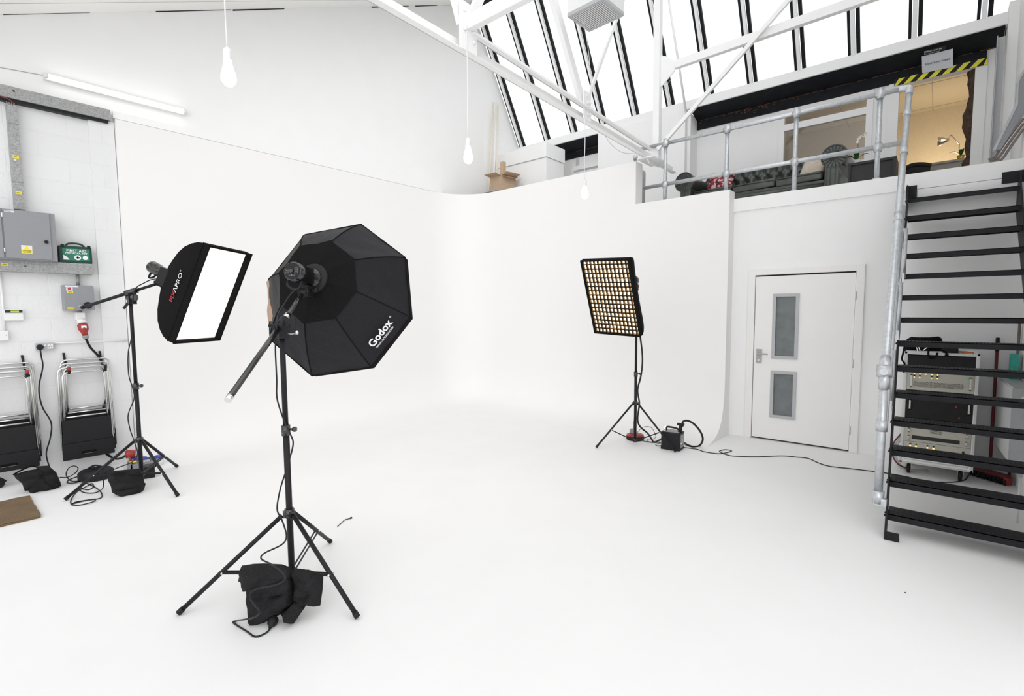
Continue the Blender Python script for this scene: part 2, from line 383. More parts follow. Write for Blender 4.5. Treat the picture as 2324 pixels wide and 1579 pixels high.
# office behind the mezzanine wall
g = G().box((-3.15, YM+.12, ZM), (-3.0, 11.6, 5.05)); g.box((-3.15, 11.5, ZM), (1.4, 11.6, 5.05)); g.box((1.2, YM+.12, ZM), (1.3, 11.6, 5.05)); struct('wall_office', g, tan)
g = G().box((-3.15, YM+.1, 5.0), (1.4, 11.6, 5.1)); struct('ceiling', g, officec)
g = G()
for k in range(4): g.box((-2.6+k*1.2, YM+.2, 4.996), (-2.59+k*1.2, 11.5, 5.0))
for k in range(3): g.box((-3, 8.9+k*1.2, 4.996), (1.2, 8.91+k*1.2, 5.0))
struct('trim_7', g, goldg)
g = G().box((-3.15, YM+.1, ZM), (1.4, 11.6, ZM+.01)); struct('floor', g, goldg)
g = G(); rnd = random.Random(9); rows = []
for k in range(22):
    z = ZM+(DZ-ZM)*k/21; w = .05+rnd.uniform(0, .035)+.02*math.sin(k*.6); rows.append([(DX1, YM+.03, z), (DX1-w*.5, YM+.06, z), (DX1-w, YM+.12, z), (DX1-w*.8, YM+.2, z), (DX1, YM+.22, z)])
g.grid(rows, False); struct('trim_8', g, brownr)
# two recessed downlights
for k, (x, y) in enumerate(((-2.35, 10.3), (-1.75, 9.2))):
    o = put('downlight', G().lathe((x, y, 4.985), (0, 0, 1), ((.05, 0), (.05, .012)), 20), downl); tag(o, ('round warm downlight in the office ceiling, farther one', 'round warm downlight in the office ceiling, nearer the window')[k], 'ceiling light')

# mezzanine window
w2 = sthing('window_2', (-1.35, YM, WZ0))
g = G(); y0, y1 = YM-.03, YM+.05; fr = .055
g.box((WX0-.02, y0, WZ0-.02), (WX0+fr, y1, WZ1+.02)); g.box((WX1-fr, y0, WZ0-.02), (WX1+.02, y1, WZ1+.02)); g.box((WX0+fr, y0, WZ1-fr), (WX1-fr, y1, WZ1+.02)); g.box((WX0+fr, y0, WZ0-.02), (WX1-fr, y1, WZ0+.09))
g.box((WX0+fr, y0, 4.245), (WX1-fr, y1, 4.335)); put('window_frame', g, white, w2)
put('pane', G().box((WX0+fr, YM, WZ0+.09), (WX1-fr, YM+.006, 4.245)), glassd, w2); put('pane', G().box((WX0+fr, YM, 4.335), (WX1-fr, YM+.006, WZ1-fr)), glassd, w2)
put('window_sill', G().box((WX0-.06, YM-.09, WZ0-.05), (WX1+.05, YM, WZ0-.02)), white, w2)
# door lining of the upper doorway
g = G().box((DX0-.11, YM-.02, ZM), (DX0, YM, DZ+.03)); g.box((DX1, YM-.02, ZM), (DX1+.11, YM, DZ+.03)); struct('trim_9', g, white)
# small open window
w3 = sthing('window_3', (-5.1, YM, 3.8))
g = G(); g.box((-5.62, YM-.04, 3.75), (-5.56, YM+.05, 4.42)); g.box((-5.56, YM-.04, 4.34), (-4.7, YM+.05, 4.42)); g.box((-5.56, YM-.03, 4.27), (-4.7, YM+.05, 4.30)); g.box((-5.56, YM-.04, 3.78), (-4.7, YM+.05, 3.84)); put('window_frame', g, white, w3)
g = G(); M = Matrix.Translation((0, YM-.02, 4.25)) @ Matrix.Rotation(-.35, 4, 'X')
g.box((-5.54, -.03, -.42), (-5.49, .02, 0), M); g.box((-4.76, -.03, -.42), (-4.70, .02, 0), M); g.box((-5.49, -.03, -.045), (-4.76, .02, 0), M); g.box((-5.49, -.03, -.42), (-4.76, .02, -.375), M); put('casement', g, white, w3)
put('pane', G().box((-5.49, -.005, -.375), (-4.76, 0, -.045), M), glassd, w3)
g = G().box((-6.7, 9.6, ZM), (-4.0, 9.7, 5.2)); struct('grey_backing', g, lgrey)  # grey panel added to dim the white sky behind the small window

# ground-floor door
d1 = sthing('door_1', (-1.2, YB, 0))
g = G(); Y0 = YB-.03
g.box((dx0-.075, Y0, 0), (dx0+.005, YB+.02, dz+.07), bev=.006); g.box((dx1-.005, Y0, 0), (dx1+.075, YB+.02, dz+.07), bev=.006); g.box((dx0, Y0, dz-.0), (dx1, YB+.02, dz+.07), bev=.006)
put('door_frame', g, doorp, d1)
put('door_gap', G().box((dx0, YB+.03, .0), (dx1, YB+.1, dz)), inkm, d1)
g = G(); lx0, lx1 = dx0+.012, dx1-.008
def L_(x0, x1, z0, z1): g.box((x0, YB-.018, z0), (x1, YB+.022, z1))
L_(lx0, -1.50, .022, 2.003); L_(-1.232, lx1, .022, 2.003); L_(-1.50, -1.232, 1.785, 2.003); L_(-1.50, -1.232, .865, 1.02); L_(-1.50, -1.232, .022, .295)
leaf = put('door_leaf', g, doorp, d1)
for z0, z1 in ((1.012, 1.79), (.29, .865)):
    x0, x1 = -1.505, -1.226; g = G(); t = .035; yy = YB-.032
    g.box((x0, yy, z0), (x0+t, YB, z1)); g.box((x1-t, yy, z0), (x1, YB, z1)); g.box((x0+t, yy, z1-t), (x1-t, YB, z1)); g.box((x0+t, yy, z0), (x1-t, YB, z0+t))
    sub('beading', g, lgrey, leaf, 'grey beading'); sub('vision_pane', G().box((x0+t, YB-.005, z0+t), (x1-t, YB+.005, z1-t)), frost, leaf, 'dark frosted glass pane')
g = G().box((-1.676, YB-.028, .945), (-1.612, YB-.018, 1.12), bev=.004)
h = put('handle_plate', g, mgrey, d1)
sub('lever', G().tube(spline([(-1.648, YB-.02, 1.066), (-1.648, YB-.07, 1.066), (-1.60, YB-.078, 1.066), (-1.535, YB-.075, 1.062)], 5), .009, 10), mgrey, h)
sub('keyhole', G().box((-1.652, YB-.032, .97), (-1.637, YB-.028, 1.0)), wplast, h)
for z in (1.75, 1.0, .25): put('hinge', G().cyl((dx1+.0, YB-.032, z-.045), (dx1+.0, YB-.032, z+.045), .007), galv, d1)

# ================================================================ INFINITY COVE
prof = [(5.78, -.004), (5.9, .004), (6.0, .018), (6.1, .038), (6.2, .075), (6.28, .125), (6.35, .2), (6.40, .30), (6.435, .42), (6.455, .56), (6.462, .75), (6.462, 1.1), (6.462, 2.0), (6.462, 3.0)]
R = .75; xl = -6.62; yb = 6.462; tl = 6.462-5.78
def sweep(off, z):      # horizontal path at inset off from the walls
    rr = max(R-off, .03); pts = []
    y_end = 1.43
    for k in range(24): pts.append(V((xl+off, y_end+(yb-R-y_end)*k/24, z)))
    for k in range(13):
        a = pi-(pi/2)*k/12; pts.append(V((xl+R+rr*math.cos(a), yb-R+rr*math.sin(a), z)))
    for k in range(1, 25): pts.append(V((xl+R+(-1.985-xl-R)*k/24, yb-off, z)))
    return pts
rows = [sweep(yb-y, z) for y, z in prof[:-1]]
top = 3.64; lowz = 3.065; xs = -3.23
rows.append(sweep(0, lowz))
g = G(); g.grid(rows)
# upper strip up to full height, left of the step
up = [p for p in sweep(0, lowz) if p.x <= xs]+[V((xs, yb, lowz))]
g.grid([up, [V((p.x, p.y, top)) for p in up]])
# top returns (board thickness)
def outp(p):
    if p.y < yb-R: return V((XL+.004, p.y, p.z))
    return V((XL+.004+(p.x-xl)*(1.0), p.y+.0, p.z)) if False else V((p.x, p.y, p.z))
cove = g
upt = [V((p.x, p.y, top)) for p in up]
back = []
cen = V((xl+R, yb-R, 0))
for p in upt:
    if p.y <= yb-R: back.append(V((XL, p.y, top)))
    elif p.x >= xl+R: back.append(V((p.x, YB-.03, top)))
    else:
        d = V((p.x-cen.x, p.y-cen.y, 0)).normalized(); back.append(p+d*.085)
g.grid([upt, back], False)
low = [p for p in sweep(0, lowz) if p.x > xs]; low = [V((xs, yb, lowz))]+low
g.grid([low, [V((p.x, YB, lowz)) for p in low]], False)
# right-hand side cheek and left end cheek, step end
cheek = [V((-1.985, y, z)) for y, z in prof[:-1]]+[V((-1.985, yb, lowz)), V((-1.985, YB, lowz)), V((-1.985, YB, 0))]
g._add(cheek, (tuple(range(len(cheek))),))
cheek = [V((xl+(yb-y), 1.43, z)) for y, z in prof[:-1]]+[V((xl, 1.43, top)), V((XL, 1.43, top)), V((XL, 1.43, 0))]
g._add(cheek, (tuple(range(len(cheek))),))
g.quad((xs, yb, lowz), (xs, yb, top), (xs, YB, top), (xs, YB, lowz))
g.quad((xs, YB, lowz), (xs, YB, top), (xl+R, YB, top), (xl+R, YB, lowz))
co = put('infinity_cove', g, cream); tag(co, 'large smooth white curved backdrop cove along the left and back walls', 'backdrop')
# ledge above the cove and loose grey strip at its back corner
g = G().box((XL, 1.42, 3.655), (XL+.045, 6.0, 3.73)); struct('trim_10', g, white)

# ================================================================ TRUSS AND PURLINS
XT = -3.1
def zb(y): return 3.786-.0257*(y-2.62)
tr = thing('roof_truss', 'white painted steel roof truss with bolted plates running towards the skylight wall', 'roof truss', (XT, 3.0, 3.7))
g = G()
ya, ye = .2, 7.49
for z0, z1, x0, x1 in ((0, .10, -.05, -.04), (0, .01, -.05, .02)):
    g.slab([(XT+x0+.0, ya, zb(ya)+z0), (XT+x0, ye, zb(ye)+z0), (XT+x0, ye, zb(ye)+z1), (XT+x0, ya, zb(ya)+z1)], (x1-x0, 0, 0))
put('bottom_chord', g, steelw, tr)
zt = lambda y: 3.965-.041*(y-3.19)
g = G(); y0, y1 = 3.1, 6.55
g.slab([(XT+.02, y0, zt(y0)-.06), (XT+.02, y1, zt(y1)-.06), (XT+.02, y1, zt(y1)), (XT+.02, y0, zt(y0))], (.012, 0, 0))
g.slab([(XT+.02, y0, zt(y0)-.06), (XT+.02, y1, zt(y1)-.06), (XT+.02, y1, zt(y1)-.05), (XT+.02, y0, zt(y0)-.05)], (.06, 0, 0))
put('tie_bar', g, steelw, tr)
for yc, zc_, w, hgt, bl in ((3.07, 3.95, .19, .38, ((-.05, .12), (0, .05), (-.05, -.03), (.06, .07), (.055, .0), (.055, -.1))), (4.92, 3.87, .15, .30, ((-.03, .1), (0, .03), (-.03, -.03), (.05, .05), (.045, 0), (0, -.09), (.05, -.08)))):
    p = put('gusset_plate', G().box((XT+.035, yc-w/2, zc_-hgt/2), (XT+.05, yc+w/2, zc_+hgt/2)), steelw, tr)
    for dy, dzz in bl: sub('bolt', bolt(G(), (XT+.05, yc+dy, zc_+dzz), (1, 0, 0), .016, .014), steelw, p)
def member(name, a, b, w, h): put(name, G().bar(a, b, w, h, (1, 0, 0)), steelw, tr)
member('web_post', (XT, 3.03, 3.98), (XT, 2.62, 4.98), .055, .05)
member('web_diagonal', (XT, 3.12, 4.02), (XT, 4.02, 5.78), .075, .05)
member('web_diagonal', (XT, 4.88, 3.92), (XT, 3.75, 5.66), .09, .05)
member('web_diagonal', (XT, 4.98, 3.95), (XT, 6.35, 6.34), .035, .03)
member('end_post', (XT, 6.84, 3.72), (XT, 6.80, 7.05), .095, .09)
g = G().slab([(XT+.0, 6.845, 4.68), (XT+.06, 6.845, 4.70), (XT+.24, 6.845, 4.85), (XT+.28, 6.845, 4.93), (XT+.22, 6.845, 5.0), (XT+.1, 6.845, 5.09), (XT, 6.845, 5.11)], (0, -.015, 0))
put('haunch_plate', g, steelw, tr)
g = G().box((XT-.14, 6.5, 3.67), (XT+.1, 6.95, 3.69)); put('bearing_plate', g, steelw, tr)
for x in (-.05, .02, .07): 
    for y in (6.55, 6.65): sub_ = None
g = G().slab([(XT-.0, 6.55, 3.68), (XT, 6.95, 3.68), (XT, 6.93, 3.63), (XT, 6.60, 3.62)], (-.015, 0, 0)); put('stiffener', g, steelw, tr)
g = G().bar((XT+.25, 6.84, 4.925), (.55, 6.84, 4.985), .07, .10)
tag(put('purlin', g, steelw), 'white steel purlin spanning right from the end post below the skylight', 'roof beam')
g = G().bar((XT+.05, 3.08, 3.985), (3.2, 3.08, 3.985), .06, .11)
tag(put('purlin', g, steelw), 'white steel beam crossing above the first bolted plate of the truss', 'roof beam')
g = G().bar((XT+.05, 6.75, 3.83), at(1790, 0, 1, 6.75)+(at(1790, 0, 1, 6.75)-V((XT+.05, 6.75, 3.83)))*.3, .04, .05)
tag(put('wind_brace', g, steelw), 'thin white diagonal brace rising right from the foot of the end post', 'roof brace')
g = G().cyl(at(1557, 255, 1, 8.02), (at(1518, 0, 1, 7.45)+(at(1518, 0, 1, 7.45)-at(1557, 255, 1, 8.02))*.2), .018, 8)
tag(put('tie_rod', g, steelw), 'slim white rod close to the skylight panes', 'rod')

# ================================================================ HEATER
a = at(1297, 33, 2, 4.6); hb = at(1337, 72, 2, 4.6); c = at(1417, 35, 2, 4.6)
ex = (c-hb); ey = (a-hb); wx, wy = ex.length, ey.length; ex.normalize(); ey = (ey-ex*ey.dot(ex)).normalized()
M = Matrix(((ex.x, ey.x, 0, hb.x), (ex.y, ey.y, 0, hb.y), (0, 0, 1, 4.6), (0, 0, 0, 1)))
ht = thing('ceiling_heater', 'white box heater hung under the roof with grey louvred grille', 'heater', hb+(ex*wx+ey*wy)/2)
put('casing', G().box((0, 0, .02), (wx, wy, .42), M, bev=.008), wplast, ht)
g = G(); fr = .035
g.box((0, 0, -.005), (wx, fr, .03), M); g.box((0, wy-fr, -.005), (wx, wy, .03), M); g.box((0, fr, -.005), (fr, wy-fr, .03), M); g.box((wx-fr, fr, -.005), (wx, wy-fr, .03), M)
put('grille_frame', g, lgrey, ht)
g = G()
for k in range(17):
    x = fr+(wx-2*fr)*(k+.5)/17; g.box((x-.0045, fr, -.004), (x+.0045, wy-fr, .012), M)
put('louvres', g, wplast, ht); put('fan_recess', G().box((fr, fr, .014), (wx-fr, wy-fr, .019), M), beamm, ht)
put('badge', G().lathe(M @ V((wx*.62, 0, .12)), -(M.to_3x3() @ V((0, 1, 0))), ((.03, 0), (.03, .01), (.015, .016)), 16), beige, ht)
for fx, fy in ((.15, .2), (.85, .2), (.15, .8), (.85, .8)):
    p = M @ V((wx*fx, wy*fy, .42)); put('hanging_rod', G().cyl(p, (p.x, p.y, 4.37+.4535*(p.y-.637)), .006, 6), alu, ht)

# ================================================================ PENDANT BULBS
def pendant(x, y, zbot, ztop, label):
    t = thing('pendant_bulb', label, 'pendant light', (x, y, zbot), 'bare bulbs hanging from the truss')
    put('cord', G().tube(spline([(x, y, zbot+.21), (x-.004, y, zbot+.4), (x+.003, y, (zbot+ztop)/2+.1), (x, y, ztop)], 6), .004, 6), wplast, t)
    put('lamp_holder', G().lathe((x, y, zbot+.14), (0, 0, 1), ((.022, 0), (.023, .045), (.02, .06), (.008, .07), (.005, .075)), 16), wplast, t)
    put('bulb', G().lathe((x, y, zbot), (0, 0, 1), ((.004, 0), (.022, .006), (.036, .025), (.04, .045), (.036, .07), (.026, .105), (.018, .14)), 20), bulbm, t)
pendant(-3.09, 1.197, 2.885, zb(1.2)+.02, 'bare pear-shaped bulb on a white cord, nearest and leftmost of the three')
q = at(1061, 372, 0, -3.05); pendant(-3.04, q.y, q.z-.0, 3.98, 'bare glowing bulb hanging in front of the cove corner from the first bolted plate')
q = at(1325, 452, 0, -3.05); pendant(-3.04, q.y, q.z-.0, 3.9, 'bare glowing bulb against the back cove wall, farthest of the three')
tag(put('hanging_wire', G().tube(spline([at(1310, -20, 1, 4.6), at(1322, 40, 1, 4.6), at(1336, 120, 1, 4.8), at(1347, 255, 1, 5.1), at(1358, 280, 1, 5.2)], 6), .003, 5), wplast), 'thin loose wire dropping past the heater to the truss', 'wire')
tag(put('hanging_wire', G().tube(spline([at(1369, 300, 1, 6.4), at(1385, 325, 1, 6.45), at(1410, 345, 1, 6.5), at(1441, 349, 1, 6.7)], 6), .003, 5), mgrey), 'thin sagging wire between the truss and the left end of the guard rail', 'wire')
tag(put('hanging_wire', G().tube(spline([at(1500, 225, 1, 6.8), at(1512, 195, 1, 6.9), at(1530, 175, 1, 7.0), at(1560, 161, 1, 7.0)], 6), .002, 5), wplast), 'very thin curved wire hanging beside the haunch of the end post', 'wire')

# ================================================================ LEFT WALL SERVICES
# fluorescent batten
ft = thing('fluorescent_light', 'long lit fluorescent batten high on the left wall', 'wall light', (XL, 1.5, 3.85))
put('batten', G().box((XL, .9, 3.875), (XL+.045, 2.1, 3.935)), wplast, ft)
put('tube', G().cyl((XL+.062, .93, 3.905), (XL+.062, 2.07, 3.905), .019), tubel, ft)
for y in (.915, 2.085): put('end_cap', G().cyl((XL+.062, y-.016, 3.905), (XL+.062, y+.016, 3.905), .021), wplast, ft)
put('supply_wire', G().tube(spline([(XL+.004, .9, 3.92), (XL+.004, .7, 3.90), (XL+.004, .3, 3.86)], 5), .003, 5), mgrey, ft)
# top trunking
t = thing('cable_trunking', 'long galvanised trunking running along the top of the block wall', 'trunking', (XL, 0, 3.6))
y0, z0 = LW(1.41, 3.637, -6.62)
put('body', G().box((XL, -1, z0), (-6.62, y0, z0+.105)), galvd, t); put('lip', G().box((XL, -1, z0-.03), (-6.64, y0-.02, z0)), blackm, t)
put('screw', bolt(G(), (-6.62, .68, 3.68), (1, 0, 0), .008, .005), blackm, t)
# vertical trunking
t = thing('cable_trunking', 'upright galvanised trunking dropping into the grey electrical cabinet', 'trunking', (XL, .66, 2.6))
put('body', G().box((XL, .622, 2.6), (-6.62, .695, 3.55)), galvd, t)
put('joint', G().box((-6.62, .62, 3.38), (-6.616, .697, 3.385)), greym, t); put('joint', G().box((-6.62, .62, 2.85), (-6.616, .697, 2.853)), greym, t)
put('screw', bolt(G(), (-6.62, .655, 3.05), (1, 0, 0), .01, .004), chrome, t)
for z, s_ in ((3.08, 1), (2.75, .8)):
    lb = put('sticker', G().box((-6.62, .637, z-.014*s_), (-6.617, .637+.042, z+.014)), yellow, t, 'small yellow warning sticker'); sub('lettering', text_g('400V', (-6.617, .658, z), (0, 1, 0), (0, 0, 1), .014, .0005), inkm, lb)
g = G()
for k in range(4): g.tube(spline([(-6.66, .635+k*.014, 3.53), (-6.66, .632+k*.016, 3.58), (-6.65, .60+k*.03, 3.62)], 4), .005, 6)
put('wires', g, mgrey, t)
tag(put('red_wire', G().tube(spline([(-6.613, .67, 3.57), (-6.613, .62, 3.6), (-6.613, .5, 3.585), (-6.613, .3, 3.59)], 4), .004, 6), redm), 'thin red wire under the top trunking', 'wire')
# shelf trunking
xf = -6.6; y1, za = LW(1.18, 2.129, xf); _, zl = LW(1.18, 2.02, xf)
t = thing('cable_trunking', 'horizontal galvanised trunking under the electrical cabinet', 'trunking', (XL, .6, zl))
b_ = put('body', G().box((XL, -.6, zl), (xf, y1, za)), galvd, t)
lb = put('sticker', G().box((xf, .50, zl+.05), (xf+.002, .547, zl+.075)), yellow, t, 'small yellow warning sticker'); sub('lettering', text_g('400V', (xf+.002, .523, zl+.062), (0, 1, 0), (0, 0, 1), .014, .0005), inkm, lb)
put('screw', bolt(G(), (xf, .66, zl+.055), (1, 0, 0), .006, .003), blackm, t)
# electrical cabinet
xf = -6.53; ycR, zt_ = LW(.91, 2.603, xf); zb_ = za; yd0, _ = LW(.545, 2.5, xf); yd1, _ = LW(.868, 2.5, xf)
t = thing('electrical_cabinet', 'large grey steel electrical cabinet on the galvanised trunking', 'electrical cabinet', (XL, .6, zb_))
put('body', G().box((XL, .18, zb_), (xf, ycR, zt_), bev=.004), greym, t)
dr = put('door', G().box((xf, yd0, zb_+.012), (xf+.012, yd1-.0, zt_-.004), bev=.002), greym, t)
put('door_panel', G().box((xf, .19, zb_+.012), (xf+.012, yd0-.012, zt_-.004), bev=.002), greym, t)
for z in (zt_-.06, zb_+.08): put('hinge', G().cyl((xf+.014, yd0-.006, z-.02), (xf+.014, yd0-.006, z+.02), .005, 8), wplast, t)
sub('knob', G().lathe((xf+.012, yd1-.035, zb_+.18), (1, 0, 0), ((.014, 0), (.016, .008), (.014, .018)), 12), blackp, dr)
lb = sub('warning_label', G().box((xf+.012, .69-.055, zb_+.06), (xf+.0135, .69+.02, zb_+.135)), paper, dr, 'white and yellow danger label')
P0 = V((xf+.0137, .6725, 0))
put('warning_label_band', G().box((xf+.0135, .637, zb_+.062), (xf+.0142, .708, zb_+.094)), yellow, t)
put('warning_triangle', G().slab([(xf+.0135, .6725-.02, zb_+.098), (xf+.0135, .6725+.02, zb_+.098), (xf+.0135, .6725, zb_+.132)], (.001, 0, 0)), yellow, t)
put('lettering', text_g('DANGER', (xf+.0142, .6725, zb_+.085), (0, 1, 0), (0, 0, 1), .0145, .0008), inkm, t)
put('lettering', text_g('400 VOLTS', (xf+.0142, .6725, zb_+.071), (0, 1, 0), (0, 0, 1), .0115, .0008), inkm, t)
put('maker_label', G().box((xf+.012, yd0+.012, zt_-.03), (xf+.0135, yd0+.075, zt_-.014)), paper, t)
put('lettering', text_g('EATON', (xf+.0135, yd0+.035, zt_-.022), (0, 1, 0), (0, 0, 1), .011, .0006), bluek, t)
# first aid kit
xf = -6.60; ya_, zkt = LW(.922, 2.33, xf); yb_, _ = LW(1.178, 2.33, xf); zkb = za
t = thing('first_aid_kit', 'dark green plastic first aid case standing on the trunking', 'first aid kit', (XL+.03, 1.03, zkb))
g = G().box((XL+.01, ya_, zkb), (xf, yb_, zkt-.03), bev=.008); put('case', g, greenm, t)
put('handle', G().tube(spline([(xf-.03, ya_+.05, zkt-.035), (xf-.03, ya_+.075, zkt-.008), (xf-.03, (ya_+yb_)/2, zkt-.0), (xf-.03, yb_-.075, zkt-.008), (xf-.03, yb_-.05, zkt-.035)], 5), .009, 8), greenm, t)
for y in (ya_+.015, yb_-.035): put('latch', G().box((xf-.005, y, zkt-.045), (xf+.008, y+.025, zkt-.018)), blackp, t)
lb = put('front_label', G().box((xf, ya_+.025, zkb+.025), (xf+.002, yb_-.02, zkt-.055)), greenl, t, 'bright green printed front label')
ym = (ya_+yb_)/2
sub('lettering', text_g('FIRST AID', (xf+.002, ym+.005, zkt-.078), (0, 1, 0), (0, 0, 1), .034, .0006, bold=.0006, sx=1.05), whiteink, lb)
sub('lettering', text_g('MEDICAL KIT', (xf+.002, ym+.005, zkt-.101), (0, 1, 0), (0, 0, 1), .022, .0006, bold=.0006, sx=1.3), whiteink, lb)
g = G(); cz = zkb+.055
g.lathe((xf+.002, ym+.012, cz), (1, 0, 0), ((.026, 0), (.026, .0008)), 24); sub('cross_disc', g, whiteink, lb)
g = G().box((xf+.003, ym+.006, cz-.016), (xf+.0036, ym+.018, cz+.016)); g.box((xf+.003, ym-.004, cz-.006), (xf+.0036, ym+.028, cz+.006)); sub('cross', g, greenl, lb)
sub('corner_mark', G().slab([(xf+.002, ya_+.03, cz-.025), (xf+.002, ya_+.03, cz+.022), (xf+.002, ya_+.055, cz+.005), (xf+.002, ya_+.075, cz-.025)], (.0008, 0, 0)), whiteink, lb)
sub('hands_mark', G().lathe((xf+.002, yb_-.055, cz+.002), (1, 0, 0), ((.022, 0), (.022, .0008)), 9), whiteink, lb)
# isolator
xf = -6.56; ya_, zi1 = LW(.934, 1.906, xf); yb_, zi0 = LW(1.172, 1.65, xf)
t = thing('isolator_switch', 'grey metal isolator box with rotary lever below the first aid case', 'isolator switch', (XL, 1.03, zi0))
put('box', G().box((XL, ya_, zi0), (xf, yb_, zi1), bev=.004), greym, t)
put('conduit', G().cyl((XL+.03, 1.045, zi1), (XL+.03, 1.045, zl), .014), galvd, t)
put('sticker', G().box((xf, ya_+.012, zi1-.02), (xf+.001, ya_+.11, zi1-.005)), paper, t)
s_ = put('sticker', G().box((xf, ya_+.02, zi1-.055), (xf+.001, ya_+.07, zi1-.022)), paper, t, 'white sticker with a red oval'); sub('oval', G().lathe((xf+.001, ya_+.045, zi1-.036), (1, 0, 0), ((.014, 0), (.014, .0006)), 14), redink, s_)
put('sticker', G().box((xf, ya_+.025, zi1-.078), (xf+.001, ya_+.072, zi1-.06)), yellow, t); put('sticker', G().box((xf, ya_+.02, zi0+.012), (xf+.001, ya_+.066, zi0+.03)), yellow, t)
put('lettering', text_g('400V', (xf+.001, ya_+.048, zi1-.069), (0, 1, 0), (0, 0, 1), .014, .0006), inkm, t); put('lettering', text_g('DANGER', (xf+.001, ya_+.043, zi0+.021), (0, 1, 0), (0, 0, 1), .011, .0006), inkm, t)
put('rotary_knob', G().lathe((xf, yb_-.055, zi0+.05), (1, 0, 0), ((.034, 0), (.034, .012), (.02, .02), (.018, .03)), 20), blackp, t)
put('lever', G().bar((xf+.03, yb_-.055, zi0+.05), (xf+.03, yb_-.135, zi0+.045), .01, .016), chrome, t)
# industrial socket + red plug
t = thing('industrial_socket', 'pale grey three-phase socket under the isolator box', 'socket', (XL, 1.04, 1.55))
put('shroud', G().box((XL, 1.0, 1.55), (XL+.09, 1.075, 1.63), bev=.01), wplast, t); put('neck', G().cyl((XL+.05, 1.045, 1.62), (XL+.05, 1.045, zi0), .014), galvd, t)
put('mouth', G().lathe((XL+.07, 1.04, 1.56), (.35, .15, -1), ((.036, 0), (.038, .05)), 16), wplast, t)
t = thing('power_plug', 'red three-phase plug pushed into the pale wall socket', 'plug', (XL+.1, 1.06, 1.4))
put('body', G().lathe((XL+.09, 1.045, 1.515), (.2, .12, -1), ((.034, 0), (.044, .015), (.042, .06), (.028, .09), (.024, .12)), 16), redm, t)
put('gland', G().lathe((XL+.112, 1.06, 1.395), (.1, .12, -1), ((.026, 0), (.026, .02), (.018, .035)), 12), greym, t)
put('flap', G().box((XL+.12, 1.03, 1.47), (XL+.14, 1.07, 1.495)), whiteink, t)
tag(put('power_cable', G().tube(spline([(XL+.115, 1.063, 1.36), (XL+.07, 1.10, 1.27), (XL+.04, 1.16, 1.18), (XL+.02, 1.20, 1.08), (XL+.02, 1.215, .95), (XL+.02, 1.225, .8), (XL+.02, 1.19, .65), (XL+.02, 1.10, .45), (XL+.015, 1.09, .28), (XL+.03, 1.13, .2), (XL+.08, 1.17, .135), (XL+.2, 1.21, .10), (-6.34, 1.235, .13), (-6.26, 1.26, .17)], 6), .011, 8), blackm), 'thick black power cable from the red plug down behind the folding chairs', 'cable')
# alarm keypad
xf = -6.66; ya_, zz = LW(.500, 1.662, xf); yb_, _ = LW(.632, 1.66, xf)
t = thing('alarm_keypad', 'white alarm keypad with a small green display on the block wall', 'keypad', (XL, .56, 1.555))
put('body', G().box((XL, ya_, 1.556), (xf, yb_, zz), bev=.006), wplast, t); put('dark_band', G().box((xf, ya_+.006, zz-.032), (xf+.002, yb_-.006, zz-.006)), inkm, t); put('display', G().box((xf+.002, ya_+.045, zz-.028), (xf+.004, yb_-.03, zz-.012)), lcd, t)
g = G()
put('seam', G().box((xf, ya_+.004, zz-.04), (xf+.0015, yb_-.004, zz-.038)), lgrey, t)
# switch box at the very left
t = thing('wall_switch', 'white switch box at the left edge below the keypad', 'switch', (XL, .47, 1.39))
put('box', G().box((XL, .40, 1.37), (XL+.045, .515, 1.46), bev=.004), wplast, t); put('conduit', G().cyl((XL+.02, .495, 1.46), (XL+.02, .495, 2.0), .009, 10), wplast, t); put('screw', bolt(G(), (XL+.045, .50, 1.42), (1, 0, 0), .004, .002), greym, t)
# double socket + plug
xf = -6.655; ya_, zz1 = LW(.697, 1.33, xf); yb_, zz0 = LW(.835, 1.262, xf)
t = thing('double_socket', 'metal double socket on the block wall with one outlet in use', 'socket', (XL, .76, zz0))
put('box', G().box((XL, ya_, zz0), (xf, yb_, zz1), bev=.004), lgrey, t)
put('outlet', G().box((xf, yb_-.05, zz0+.012), (xf+.002, yb_-.012, zz1-.012)), wplast, t)
g = G(); 
for dy, dz_ in ((0, .012), (-.009, -.006), (.009, -.006)): g.box((xf+.002, yb_-.031+dy-.003, (zz0+zz1)/2+dz_-.003), (xf+.003, yb_-.031+dy+.003, (zz0+zz1)/2+dz_+.003))
put('pin_holes', g, inkm, t)
put('rocker', G().box((xf, yb_-.075, zz1-.03), (xf+.004, yb_-.06, zz1-.014)), wplast, t)
t = thing('mains_plug', 'round black mains plug in the double wall socket', 'plug', (XL+.06, .728, zz0))
put('body', G().lathe((xf, ya_+.03, zz0+.03), (1, 0, 0), ((.026, 0), (.027, .02), (.018, .03)), 16), blackp, t)
tag(put('power_cable', G().tube(spline([(xf+.02, ya_+.03, zz0+.01), (xf+.02, ya_+.034, 1.2), (-6.63, .73, 1.1), (-6.62, .69, .9), (-6.6, .70, .72), (-6.6, .755, .55), (-6.6, .74, .40), (-6.58, .70, .25), (-6.4, .70, .12), (-6.36, .69, .02), (-6.28, .70, .008)], 6), .006, 7), blackm), 'thin black cable hanging from the double socket to the wall-side sandbag', 'cable')
tag(put('conduit_pipe', G().cyl((XL+.012, .83, 1.325), (XL+.047, 1.42, 1.325), .008, 8), wplast), 'thin white horizontal conduit right of the double socket', 'pipe')

